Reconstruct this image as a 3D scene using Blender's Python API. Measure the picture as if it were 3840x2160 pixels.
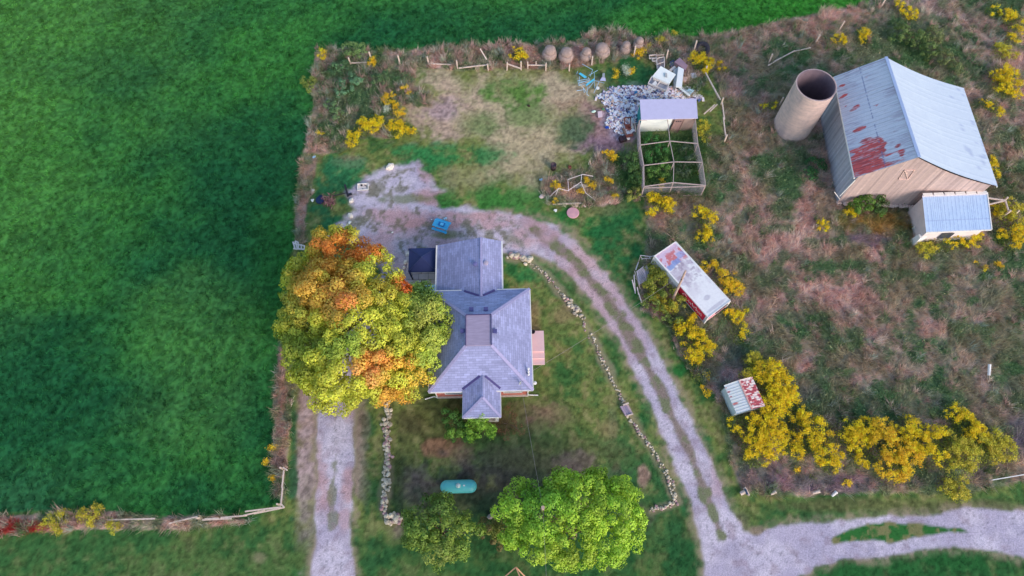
import bpy, math, random
import numpy as np
from mathutils import Vector, Matrix
rng = np.random.default_rng(7); random.seed(7)
S = bpy.context.scene
for o in list(bpy.data.objects): bpy.data.objects.remove(o)

# ---------------- camera ----------------
FPX, TILT, ROLL, CH = 2600., math.radians(23.3), math.radians(1.3), 60.
cd = bpy.data.cameras.new('camera'); cam = bpy.data.objects.new('camera', cd); S.collection.objects.link(cam)
cd.sensor_width = 36; cd.lens = 36*FPX/3840; cd.clip_start = .5; cd.clip_end = 4000
cam.matrix_world = Matrix.Translation((0, 0, CH)) @ Matrix.Rotation(TILT, 4, 'X') @ Matrix.Rotation(-ROLL, 4, 'Z')
S.camera = cam
# ---------------- sky, sun, exposure ----------------
SUN_EL, SUN_AZ = math.radians(27), math.radians(142)   # azimuth clockwise from north (+Y)
w = bpy.data.worlds.new('World'); S.world = w; w.use_nodes = True
nt = w.node_tree; bg = nt.nodes['Background']; sk = nt.nodes.new('ShaderNodeTexSky'); sk.sky_type = 'NISHITA'
sk.sun_disc = False; sk.sun_elevation = SUN_EL; sk.sun_rotation = SUN_AZ; sk.altitude = 300; sk.air_density = 1.0; sk.dust_density = 1.0; sk.ozone_density = 2.0
nt.links.new(sk.outputs[0], bg.inputs[0]); bg.inputs[1].default_value = .15
sl = bpy.data.lights.new('sun', 'SUN'); sun = bpy.data.objects.new('sun', sl); S.collection.objects.link(sun)
sl.energy = 1.3; sl.angle = math.radians(28); sl.color = (1, .84, .77)
sd = Vector((math.sin(SUN_AZ)*math.cos(SUN_EL), math.cos(SUN_AZ)*math.cos(SUN_EL), math.sin(SUN_EL)))
sun.rotation_euler = sd.to_track_quat('Z', 'Y').to_euler()
vs = S.view_settings; vs.view_transform = 'Standard'; vs.look = 'None'; vs.gamma = 1; vs.exposure = 0.90; vs.use_curve_mapping = False
LIGHT = np.array([.80, .86, 1.07])*1.0      # what a level white card shows under this light; used to pick base colours

# ---------------- helpers ----------------
cT, sT, cR, sR = math.cos(TILT), math.sin(TILT), math.cos(ROLL), math.sin(ROLL)
def ray(px, py):
    a = (px-1920)/FPX; b = -(py-1080)/FPX
    x = a*cR+b*sR; y = -a*sR+b*cR
    return np.array([x, y*cT+sT, y*sT-cT])
def P(px, py, z=0.):                         # point of the place seen at this spot of the photograph, z metres up
    d = ray(px, py); return d*((z-CH)/d[2])+np.array([0, 0, CH])
def PL(px, py, p0, n):                       # same, on a plane
    d = ray(px, py); n = np.array(n, float); o = np.array([0, 0, CH]); return o+d*(np.dot(np.array(p0)-o, n)/np.dot(d, n))
def toPix(x, y, z=0.):
    v2 = z-CH
    u = y*cT+v2*sT; f = y*sT-v2*cT; X = x/f; Y = u/f
    return 1920+FPX*(X*cR-Y*sR), 1080-FPX*(X*sR+Y*cR)
def lin(c):
    c = np.asarray(c, float)/255; return np.where(c <= .04045, c/12.92, ((c+.055)/1.055)**2.4)
def C(r, g, b, k=1.): return np.clip(lin((r, g, b))*k/LIGHT, .004, .88)
def hsh(ix, iy, s):
    h = (ix.astype(np.int64)*374761393+iy.astype(np.int64)*668265263+s*974634777) & 0xffffffff
    h = ((h ^ (h >> 13))*1274126177) & 0xffffffff
    return ((h ^ (h >> 16)) & 0xffff)/65535.
def vnoise(x, y, s=0):
    ix = np.floor(x); iy = np.floor(y); fx = x-ix; fy = y-iy; fx = fx*fx*(3-2*fx); fy = fy*fy*(3-2*fy)
    a = hsh(ix, iy, s); b = hsh(ix+1, iy, s); c = hsh(ix, iy+1, s); d = hsh(ix+1, iy+1, s)
    return a+(b-a)*fx+(c-a)*fy+(a-b-c+d)*fx*fy
def fbm(x, y, sc, o=4, s=0):                 # about 0..1, mean .5
    t = 0; a = 1.; n = 0; f = 1/sc
    for i in range(o): t = t+a*vnoise(x*f+17*i, y*f-11*i, s+i*7); n += a; a *= .55; f *= 2.03
    return t/n
def ss(a, b, x): t = np.clip((x-a)/(b-a), 0, 1); return t*t*(3-2*t)
def mixc(c, d, m): return c*(1-m[:, None])+np.asarray(d)*m[:, None]

def mat(name, col, rough=.8, var=.12, scale=6., bump=.2, bscale=None, metal=0., spec=.3, stretch=(1, 1, 1), col2=None, thr=None):
    m = bpy.data.materials.new(name); m.use_nodes = True; t = m.node_tree; N = t.nodes; b = N['Principled BSDF']; L = t.links.new
    b.inputs['Roughness'].default_value = rough; b.inputs['Metallic'].default_value = metal; b.inputs['Specular IOR Level'].default_value = spec
    tc = N.new('ShaderNodeTexCoord'); mp = N.new('ShaderNodeMapping'); mp.inputs['Scale'].default_value = stretch; L(tc.outputs['Object'], mp.inputs[0])
    n = N.new('ShaderNodeTexNoise'); n.inputs['Scale'].default_value = scale; n.inputs['Detail'].default_value = 6; n.inputs['Roughness'].default_value = .65; L(mp.outputs[0], n.inputs[0])
    r = N.new('ShaderNodeValToRGB'); L(n.outputs[0], r.inputs[0]); e = r.color_ramp.elements
    c = np.array(col[:3]); c2 = np.array(col2[:3]) if col2 is not None else np.clip(c*(1+var), 0, .95)
    c1 = c*(1-var) if col2 is None else c
    lo, hi = thr if thr else (.3, .7)
    e[0].position = lo; e[1].position = hi; e[0].color = (*c1, 1); e[1].color = (*c2, 1)
    L(r.outputs[0], b.inputs['Base Color'])
    if bump:
        n2 = N.new('ShaderNodeTexNoise'); n2.inputs['Scale'].default_value = bscale or scale*3; n2.inputs['Detail'].default_value = 4; L(mp.outputs[0], n2.inputs[0])
        bp = N.new('ShaderNodeBump'); bp.inputs['Strength'].default_value = bump; bp.inputs['Distance'].default_value = .03; L(n2.outputs[0], bp.inputs['Height']); L(bp.outputs[0], b.inputs['Normal'])
    return m
def vmat(name, rough=.8, nscale=30., nvar=.25, bump=.3, trans=0., metal=0., spec=.3, bdist=.03):   # colour from the mesh's Col attribute, broken up by noise
    m = bpy.data.materials.new(name); m.use_nodes = True; t = m.node_tree; N = t.nodes; b = N['Principled BSDF']; L = t.links.new
    b.inputs['Roughness'].default_value = rough; b.inputs['Metallic'].default_value = metal; b.inputs['Specular IOR Level'].default_value = spec
    a = N.new('ShaderNodeAttribute'); a.attribute_name = 'Col'
    tc = N.new('ShaderNodeTexCoord'); n = N.new('ShaderNodeTexNoise'); n.inputs['Scale'].default_value = nscale; n.inputs['Detail'].default_value = 5; n.inputs['Roughness'].default_value = .7
    L(tc.outputs['Object'], n.inputs[0]); r = N.new('ShaderNodeMapRange'); r.inputs[1].default_value = .3; r.inputs[2].default_value = .7; r.inputs[3].default_value = 1-nvar; r.inputs[4].default_value = 1+nvar; L(n.outputs[0], r.inputs[0])
    mx = N.new('ShaderNodeVectorMath'); mx.operation = 'SCALE'; L(a.outputs['Color'], mx.inputs[0]); L(r.outputs[0], mx.inputs['Scale']); L(mx.outputs[0], b.inputs['Base Color'])
    if bump:
        bp = N.new('ShaderNodeBump'); bp.inputs['Strength'].default_value = bump; bp.inputs['Distance'].default_value = bdist; L(n.outputs[0], bp.inputs['Height']); L(bp.outputs[0], b.inputs['Normal'])
    if trans:
        tr = N.new('ShaderNodeBsdfTranslucent'); L(mx.outputs[0], tr.inputs[0]); ms = N.new('ShaderNodeMixShader'); ms.inputs[0].default_value = trans
        L(b.outputs[0], ms.inputs[1]); L(tr.outputs[0], ms.inputs[2]); L(ms.outputs[0], N['Material Output'].inputs[0])
    return m

def meshobj(name, V, Fc, mats, parent=None, col=None, smooth=False, mi=None, tri=None):
    """V (n,3), Fc list of faces or (m,k) array"""
    me = bpy.data.meshes.new(name); V = np.asarray(V, np.float32)
    if isinstance(Fc, np.ndarray):
        k = Fc.shape[1]; me.vertices.add(len(V)); me.vertices.foreach_set('co', V.ravel())
        me.loops.add(Fc.size); me.loops.foreach_set('vertex_index', Fc.ravel().astype(np.int32))
        me.polygons.add(len(Fc)); me.polygons.foreach_set('loop_start', np.arange(0, Fc.size, k, dtype=np.int32))
        me.polygons.foreach_set('loop_total', np.full(len(Fc), k, np.int32)); me.update(calc_edges=True)
    else: me.from_pydata(V.tolist(), [], Fc)
    if col is not None:
        ca = me.color_attributes.new('Col', 'FLOAT_COLOR', 'POINT'); c = np.ones((len(V), 4), np.float32); c[:, :3] = col; ca.data.foreach_set('color', c.ravel())
    for m in (mats if isinstance(mats, (list, tuple)) else [mats]): me.materials.append(m)
    if mi is not None: me.polygons.foreach_set('material_index', np.asarray(mi, np.int32))
    if smooth: me.polygons.foreach_set('use_smooth', np.ones(len(me.polygons), bool))
    me.update(); me.validate()
    o = bpy.data.objects.new(name, me); S.collection.objects.link(o)
    if parent is not None:
        o.parent = parent; o.matrix_parent_inverse = Matrix.Translation(-parent.location)
    return o
def tag(o, label=None, cat=None, group=None, kind=None):
    for k, v in (('label', label), ('category', cat), ('group', group), ('kind', kind)):
        if v: o[k] = v
    return o
def thing(name, label, cat, loc=(0, 0, 0), group=None):
    o = bpy.data.objects.new(name, None); o.location = loc; o.empty_display_size = .3; S.collection.objects.link(o); return tag(o, label, cat, group)
class MB:
    def __init__(s): s.V = []; s.F = []; s.M = []; s.Cc = []
    def add(s, V, F, mi=0, col=None):
        b = len(s.V); s.V += [tuple(map(float, v)) for v in V]; s.F += [tuple(i+b for i in f) for f in F]; s.M += [mi]*len(F)
        s.Cc += [tuple(col) if col is not None else (.5, .5, .5)]*len(V); return s
    def box(s, c, sz, rz=0, mi=0, R=None, col=None):
        V = []; M = R if R is not None else Matrix.Rotation(rz, 3, 'Z')
        for z in (-1, 1):
            for x, y in ((-1, -1), (1, -1), (1, 1), (-1, 1)): V.append(Vector(c)+M @ Vector((x*sz[0]/2, y*sz[1]/2, z*sz[2]/2)))
        return s.add(V, [(3, 2, 1, 0), (4, 5, 6, 7), (0, 1, 5, 4), (1, 2, 6, 5), (2, 3, 7, 6), (3, 0, 4, 7)], mi, col)
    def hull(s, top, bot, mi=0, col=None):   # matching loops, top and bottom
        n = len(top); V = list(bot)+list(top)
        return s.add(V, [tuple(range(n-1, -1, -1)), tuple(range(n, 2*n))]+[(i, (i+1) % n, n+(i+1) % n, n+i) for i in range(n)], mi, col)
    def bar(s, a, b, wd, h=None, mi=0, col=None, up=(0, 0, 1)):
        a = Vector(a); b = Vector(b); d = (b-a); L = d.length; d.normalize(); u = Vector(up)
        if abs(d.dot(u)) > .95: u = Vector((0, 1, 0))
        x = d.cross(u).normalized(); y = x.cross(d); h = h or wd; V = []
        for p in (a, b):
            for i, j in ((-1, -1), (1, -1), (1, 1), (-1, 1)): V.append(p+x*i*wd/2+y*j*h/2)
        return s.add(V, [(0, 1, 2, 3), (7, 6, 5, 4), (0, 4, 5, 1), (1, 5, 6, 2), (2, 6, 7, 3), (3, 7, 4, 0)], mi, col)
    def tube(s, pts, r, n=8, mi=0, col=None, r2=None):
        pts = [Vector(p) for p in pts]; V = []; F = []
        for k, p in enumerate(pts):
            d = (pts[min(k+1, len(pts)-1)]-pts[max(k-1, 0)]).normalized(); u = Vector((0, 0, 1)) if abs(d.z) < .9 else Vector((0, 1, 0))
            x = d.cross(u).normalized(); y = x.cross(d); rr = r if r2 is None else r+(r2-r)*k/(len(pts)-1)
            V += [p+(x*math.cos(2*math.pi*i/n)+y*math.sin(2*math.pi*i/n))*rr for i in range(n)]
        for k in range(len(pts)-1): F += [(k*n+i, k*n+(i+1) % n, (k+1)*n+(i+1) % n, (k+1)*n+i) for i in range(n)]
        F += [tuple(range(n-1, -1, -1)), tuple(range((len(pts)-1)*n, len(pts)*n))]
        return s.add(V, F, mi, col)
    def lathe(s, c, prof, n=24, mi=0, col=None, axis=None, jit=0.):
        V = []; F = []; M = Vector((0, 0, 1)).rotation_difference(Vector(axis)).to_matrix() if axis is not None else Matrix.Identity(3)
        for r, z in prof: V += [Vector(c)+M @ Vector((math.cos(2*math.pi*i/n)*r*(1+random.uniform(-jit, jit)), math.sin(2*math.pi*i/n)*r*(1+random.uniform(-jit, jit)), z)) for i in range(n)]
        m = len(prof)
        for k in range(m-1): F += [(k*n+i, k*n+(i+1) % n, (k+1)*n+(i+1) % n, (k+1)*n+i) for i in range(n)]
        F += [tuple(range(n-1, -1, -1)), tuple(range((m-1)*n, m*n))]
        return s.add(V, F, mi, col)
    def rock(s, c, r, col=None, mi=0, sz=None):
        V = []; n1, n2 = 7, 5; sx, sy, szz = sz or (random.uniform(.8, 1.3), random.uniform(.8, 1.2), random.uniform(.6, .9)); a0 = random.random()*6
        ca, sa = math.cos(a0), math.sin(a0)
        for j in range(n2):
            ph = math.pi*(j+.5)/n2-math.pi/2
            for i in range(n1):
                a = 2*math.pi*i/n1; k = r*random.uniform(.82, 1.12); x = math.cos(a)*math.cos(ph)*k*sx; y = math.sin(a)*math.cos(ph)*k*sy
                V.append((c[0]+x*ca-y*sa, c[1]+x*sa+y*ca, c[2]+math.sin(ph)*k*szz))
        F = [(j*n1+i, j*n1+(i+1) % n1, (j+1)*n1+(i+1) % n1, (j+1)*n1+i) for j in range(n2-1) for i in range(n1)]+[tuple(range(n1-1, -1, -1)), tuple(range((n2-1)*n1, n2*n1))]
        return s.add(V, F, mi, col)
    def obj(s, name, mats, parent=None, smooth=False, usecol=False):
        return meshobj(name, s.V, s.F, mats, parent, col=np.array(s.Cc) if usecol else None, smooth=smooth, mi=s.M)
def grid(A, B, Cq, D, nu, nv):               # A-B bottom edge, D-C top edge; returns verts, faces, u, v
    u, v = np.meshgrid(np.linspace(0, 1, nu+1), np.linspace(0, 1, nv+1)); u = u.ravel()[:, None]; v = v.ravel()[:, None]
    V = (np.array(A)*(1-u)+np.array(B)*u)*(1-v)+(np.array(D)*(1-u)+np.array(Cq)*u)*v
    i = np.arange(nv)[:, None]*(nu+1)+np.arange(nu)[None, :]; i = i.ravel()
    return V, np.stack([i, i+1, i+nu+2, i+nu+1], 1), u.ravel(), v.ravel()
K = 3840/2576.
# ---------------- ground ----------------
def poly(pts): return np.array(pts, float)*K
def sdist(px, py, pg):                       # signed distance in photo pixels, >0 inside
    n = len(pg); d = np.full(px.shape, 1e9); ins = np.zeros(px.shape, bool)
    for i in range(n):
        ax, ay = pg[i]; bx, by = pg[(i+1) % n]; ex, ey = bx-ax, by-ay
        t = np.clip(((px-ax)*ex+(py-ay)*ey)/(ex*ex+ey*ey+1e-9), 0, 1)
        d = np.minimum(d, (px-ax-t*ex)**2+(py-ay-t*ey)**2)
        c = (ay > py) != (by > py); ins ^= c & (px < ex*(py-ay)/(ey if ey else 1e-9)+ax)
    d = np.sqrt(d); return np.where(ins, d, -d)
def ldist(px, py, pts):
    d = np.full(px.shape, 1e9)
    for (ax, ay), (bx, by) in zip(pts[:-1], pts[1:]):
        ex, ey = bx-ax, by-ay; t = np.clip(((px-ax)*ex+(py-ay)*ey)/(ex*ex+ey*ey+1e-9), 0, 1); d = np.minimum(d, (px-ax-t*ex)**2+(py-ay-t*ey)**2)
    return np.sqrt(d)
G = dict(
 field=poly([(-9000, -9000), (2700, -9000), (2300, -60), (2250, -10), (2180, 8), (2000, 45), (1850, 78), (1750, 92), (1620, 92), (1560, 78), (1500, 85), (1440, 105), (1350, 112), (1250, 108), (1180, 122), (1080, 116), (980, 128), (900, 125), (800, 128), (788, 200), (790, 270), (776, 330), (762, 380), (746, 470), (738, 560), (742, 612), (722, 660), (706, 850), (696, 950), (690, 1100), (688, 1200), (708, 1268), (600, 1292), (500, 1302), (350, 1300), (200, 1280), (0, 1290), (-9000, 1330)]),
 meadow=poly([(2250, -60), (2180, 8), (2000, 45), (1850, 80), (1760, 95), (1790, 170), (1815, 260), (1822, 345), (1770, 350), (1775, 480), (1620, 486), (1628, 560), (1622, 640), (1610, 700), (1612, 780), (1680, 815), (1700, 880), (1745, 950), (1790, 985), (1822, 1040), (1832, 1150), (1868, 1240), (2000, 1246), (2200, 1240), (2330, 1235), (2460, 1235), (2600, 1205), (9000, 900), (9000, -9000), (2700, -9000)]),
 nstrip=poly([(795, 125), (900, 122), (1000, 128), (1100, 116), (1200, 118), (1250, 108), (1350, 112), (1440, 104), (1500, 80), (1560, 75), (1600, 92), (1770, 92), (1790, 180), (1740, 250), (1700, 230), (1640, 140), (1560, 150), (1400, 172), (1280, 172), (1150, 175), (1050, 170), (1040, 215), (1090, 240), (1080, 270), (1010, 262), (960, 300), (985, 345), (900, 350), (850, 385), (800, 385), (762, 385), (776, 330), (790, 270), (788, 200)]),
 wstrip=poly([(768, 385), (797, 400), (790, 450), (770, 540), (762, 610), (748, 610), (742, 560), (750, 470), (762, 385)]),
 wstrip2=poly([(704, 850), (722, 950), (736, 960), (732, 1050), (722, 1130), (718, 1200), (714, 1268), (690, 1240), (686, 1150), (690, 1050), (696, 940)]),
 swstrip=poly([(-9000, 1340), (0, 1300), (110, 1294), (250, 1284), (360, 1300), (500, 1300), (560, 1296), (600, 1302), (640, 1312), (500, 1328), (380, 1334), (200, 1330), (60, 1340), (0, 1345), (-9000, 1390)]),
 weeds=poly([(1596, 300), (1610, 340), (1615, 486), (1600, 500), (1560, 480), (1540, 400), (1560, 378), (1590, 390), (1606, 380), (1608, 335), (1760, 335), (1765, 300), (1775, 350), (1775, 490), (1612, 490), (1608, 340)]),
 garden=poly([(1372, 455), (1420, 430), (1480, 430), (1500, 385), (1545, 378), (1600, 395), (1615, 480), (1600, 505), (1540, 512), (1480, 520), (1380, 512), (1360, 480)]),
 drive=poly([(1240, 535), (1330, 543), (1400, 572), (1450, 612), (1500, 662), (1560, 735), (1610, 810), (1650, 880), (1695, 970), (1735, 1055), (1780, 1140), (1815, 1215), (1838, 1280), (1870, 1335), (1900, 1345), (1950, 1322), (2040, 1312), (2130, 1312), (2230, 1300), (2330, 1298), (2420, 1276), (2500, 1276), (2576, 1288), (9000, 1500), (9000, 1560), (2600, 1412), (2520, 1388), (2460, 1378), (2330, 1380), (2230, 1400), (2130, 1408), (2060, 1426), (1995, 1460), (1980, 9000), (1775, 9000), (1772, 1400), (1758, 1330), (1735, 1255), (1705, 1180), (1672, 1100), (1632, 1010), (1590, 920), (1545, 840), (1500, 770), (1450, 708), (1400, 662), (1340, 632), (1240, 628)]),
 island=poly([(2090, 1352), (2140, 1332), (2200, 1318), (2260, 1316), (2330, 1318), (2420, 1326), (2440, 1340), (2360, 1345), (2300, 1350), (2240, 1366), (2200, 1358), (2140, 1362), (2095, 1368)]),
 ldrive=poly([(800, 900), (885, 900), (888, 1050), (886, 1100), (892, 1150), (884, 1280), (880, 1360), (892, 1449), (930, 9000), (770, 9000), (782, 1449), (796, 1370), (790, 1290), (800, 1200), (796, 1100), (800, 1040)]),
 yard=poly([(868, 480), (900, 460), (950, 432), (1000, 415), (1050, 405), (1080, 440), (1092, 470), (1125, 482), (1092, 492), (1110, 520), (1180, 528), (1260, 533), (1340, 560), (1330, 640), (1265, 636), (1100, 655), (1030, 700), (1005, 790), (900, 900), (800, 900), (880, 760), (960, 690), (920, 640), (880, 606), (845, 580), (838, 560), (868, 545), (905, 530), (880, 510)]),
)
# soft patches: x, y, rx, ry (on the 2576-wide view), photo colour, strength
PATCH = [(1250, 270, 230, 90, (176, 158, 138), .9), (1120, 300, 90, 60, (172, 148, 138), .8), (1350, 380, 100, 60, (172, 156, 132), .8), (1110, 275, 50, 25, (150, 130, 150), .5), (1330, 420, 60, 70, (165, 152, 128), .65), (1180, 450, 60, 40, (165, 150, 125), .5), (1430, 260, 40, 40, (150, 125, 110), .6), (1400, 210, 60, 30, (168, 155, 135), .6),
 (1525, 345, 62, 48, (135, 108, 125), .95), (1500, 300, 50, 35, (150, 120, 120), .8), (1640, 236, 75, 20, (168, 158, 186), .9), (1575, 285, 42, 50, (160, 148, 172), .8), (1720, 170, 70, 60, (52, 84, 54), .8), (1590, 190, 50, 50, (44, 100, 62), .8),
 (1290, 230, 60, 35, (84, 122, 56), .95), (1200, 310, 50, 30, (85, 120, 62), .7), (1330, 290, 60, 30, (85, 118, 62), .7), (1440, 320, 40, 35, (62, 95, 62), .85), (1240, 215, 20, 20, (80, 120, 60), .6),
 (880, 405, 34, 15, (172, 140, 130), .95), (1040, 400, 50, 30, (70, 125, 80), .5), (1130, 385, 110, 26, (48, 118, 68), .9), (870, 430, 80, 40, (48, 115, 75), .85), (830, 500, 60, 60, (40, 98, 66), .9), (1250, 500, 110, 30, (60, 118, 55), .85), (1430, 560, 60, 45, (42, 110, 55), .85), (1560, 600, 60, 80, (40, 100, 58), .85), (1500, 520, 60, 20, (110, 112, 80), .6),
 (1620, 900, 26, 130, (35, 100, 52), .8), (1740, 1130, 40, 130, (42, 98, 58), .85), (1680, 960, 30, 80, (35, 102, 50), .8), (1380, 820, 70, 50, (85, 112, 62), .5), (1330, 690, 55, 38, (45, 108, 62), .9), (1440, 700, 50, 60, (72, 105, 62), .5), (1600, 1190, 100, 120, (55, 96, 60), .5),
 (1420, 790, 30, 25, (150, 130, 100), .6), (1345, 820, 16, 60, (150, 115, 100), .5), (1380, 1050, 60, 30, (158, 130, 108), .5), (1530, 1080, 22, 22, (150, 130, 100), .6), (1270, 1060, 60, 30, (110, 82, 66), .75), (1600, 1300, 40, 30, (120, 105, 95), .7), (1340, 1045, 60, 40, (148, 112, 100), .6),
 (1090, 1060, 110, 60, (86, 78, 54), .7), (1020, 1120, 40, 130, (92, 88, 62), .5), (1120, 1130, 60, 22, (155, 115, 95), .75), (1160, 1150, 30, 26, (150, 115, 108), .6), (1300, 1190, 170, 48, (92, 82, 82), .75), (1380, 1140, 150, 38, (98, 98, 68), .6), (1450, 1160, 40, 30, (138, 115, 115), .6), (1180, 1240, 130, 50, (78, 68, 68), .8), (1050, 1230, 40, 60, (118, 100, 105), .5), (990, 1325, 26, 30, (150, 122, 125), .8), (1000, 1200, 14, 120, (70, 84, 52), .5),
 (768, 1080, 30, 200, (156, 130, 128), .95), (765, 1200, 26, 150, (164, 146, 152), .8), (908, 1130, 20, 140, (158, 136, 132), .9), (770, 1330, 25, 90, (120, 115, 105), .6), (738, 1120, 10, 190, (35, 90, 55), .9), (930, 1230, 22, 200, (52, 92, 55), .6), (880, 1040, 30, 60, (95, 82, 72), .6),
 (650, 1405, 20, 14, (135, 125, 105), .7), (1680, 1050, 20, 16, (110, 100, 78), .7), (1770, 1045, 22, 16, (112, 98, 82), .8), (1620, 1205, 12, 26, (165, 135, 128), .9), (1540, 1040, 12, 60, (120, 120, 90), .5),
 (1450, 1330, 500, 90, (36, 78, 50), .5), (2050, 1430, 400, 60, (34, 84, 50), .5), (2200, 1400, 300, 40, (34, 88, 44), .7), (1950, 1290, 120, 30, (52, 92, 52), .5), (2250, 1270, 250, 16, (92, 92, 62), .7), (1900, 1335, 22, 12, (150, 130, 122), .8), (1870, 1310, 20, 30, (110, 100, 82), .5)]
DIRT = [(1080, 600, 130, 30, .55), (1000, 560, 60, 40, .6), (980, 650, 50, 40, .5), (1180, 545, 120, 14, .8), (810, 1230, 22, 70, .7), (875, 1230, 20, 60, .7), (870, 1300, 16, 40, .5), (800, 1150, 14, 60, .5), (1800, 1180, 20, 90, .4), (1130, 560, 110, 16, .9), (980, 545, 100, 22, .7), (1230, 560, 60, 25, .7), (1330, 590, 60, 40, .7), (1460, 660, 50, 50, .6), (1300, 560, 70, 20, .6), (850, 505, 26, 22, .8), (960, 610, 26, 16, .5), (1090, 430, 30, 30, .6), (1500, 740, 60, 60, .45), (1085, 495, 40, 20, .8), (905, 1010, 60, 60, .6), (1570, 860, 60, 60, .3)]
RIDGE = np.array([(2000, 868), (2043, 890), (2106, 935), (2165, 990), (2215, 1050), (2270, 1110), (2325, 1192), (2368, 1270), (2410, 1345), (2440, 1400), (2472, 1453), (2500, 1520), (2535, 1590), (2560, 1640), (2590, 1700), (2620, 1780), (2650, 1870), (2670, 1920), (2706, 2010)], float)
LRIDGE = poly([(842, 1020), (846, 1100), (842, 1180), (832, 1260), (836, 1320)])
WALLR = [(1915, 962), (1985, 978), (2045, 1030), (2120, 1120), (2185, 1190), (2230, 1275), (2292, 1420), (2345, 1520), (2400, 1625), (2480, 1740), (2520, 1830), (2536, 1885), (2500, 1900), (2440, 1915)]
WALLL = [(1452, 1500), (1457, 1560), (1448, 1600), (1454, 1780), (1440, 1890), (1448, 1935), (1495, 1945)]
MGREEN = [(880, 200, 80, 60, .95), (930, 240, 90, 70, .95), (850, 250, 50, 90, .8), (1000, 200, 40, 30, .6), (880, 340, 50, 30, .6), (1600, 170, 80, 30, .7), (1780, 250, 40, 80, .6), (1960, 430, 60, 60, .9), (2250, 110, 170, 60, .8), (2330, 170, 120, 50, .6), (1990, 160, 110, 60, .5), (1830, 470, 40, 50, .6), (1690, 640, 60, 60, .7), (1750, 600, 60, 60, .5), (2130, 570, 60, 30, .7), (2000, 800, 50, 40, .6), (2060, 1010, 90, 45, .7), (2250, 1010, 130, 45, .7), (1830, 850, 60, 40, .7), (2080, 660, 80, 30, .4), (2540, 660, 40, 60, .9), (2520, 20, 70, 30, .9), (2380, 640, 100, 40, .6), (900, 160, 60, 30, .6), (960, 210, 70, 60, .6), (860, 300, 60, 70, .7), (2390, 740, 160, 60, .4), (1650, 420, 70, 60, .9), (1600, 440, 40, 60, .5), (2420, 340, 60, 80, .4), (2540, 880, 40, 120, .4), (2350, 900, 110, 50, .35)]
MPINK = [(2100, 50, 90, 25, .8), (1990, 90, 200, 40, .5), (1860, 190, 60, 120, .5), (1900, 330, 40, 120, .4), (2000, 620, 130, 60, .4), (2150, 720, 200, 80, .4), (1890, 560, 60, 90, .55), (1660, 570, 20, 60, .8), (1440, 490, 60, 20, .9), (1560, 500, 50, 14, .7), (1150, 130, 90, 14, .6), (1210, 160, 90, 10, .9), (1400, 165, 110, 8, .9), (1300, 150, 60, 20, .6), (1500, 80, 60, 16, .8), (1060, 195, 50, 22, .7), (1250, 125, 30, 20, .7), (775, 440, 30, 80, .8), (765, 560, 30, 80, .8), (712, 1000, 20, 100, .8), (705, 1130, 20, 60, .7), (2450, 200, 200, 30, .3), (500, 1312, 120, 14, .8)]
MPURP = [(2190, 600, 60, 16, .9), (2450, 1190, 40, 16, .5), (2560, 1080, 40, 60, .9), (2000, 1000, 60, 30, .4), (1900, 1200, 60, 30, .5), (2100, 1215, 250, 18, .6), (1850, 940, 60, 50, .4)]
GOLDG = [(2210, 560, 10, 5, .1), (2210, 560, 75, 30, .8)]
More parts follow.
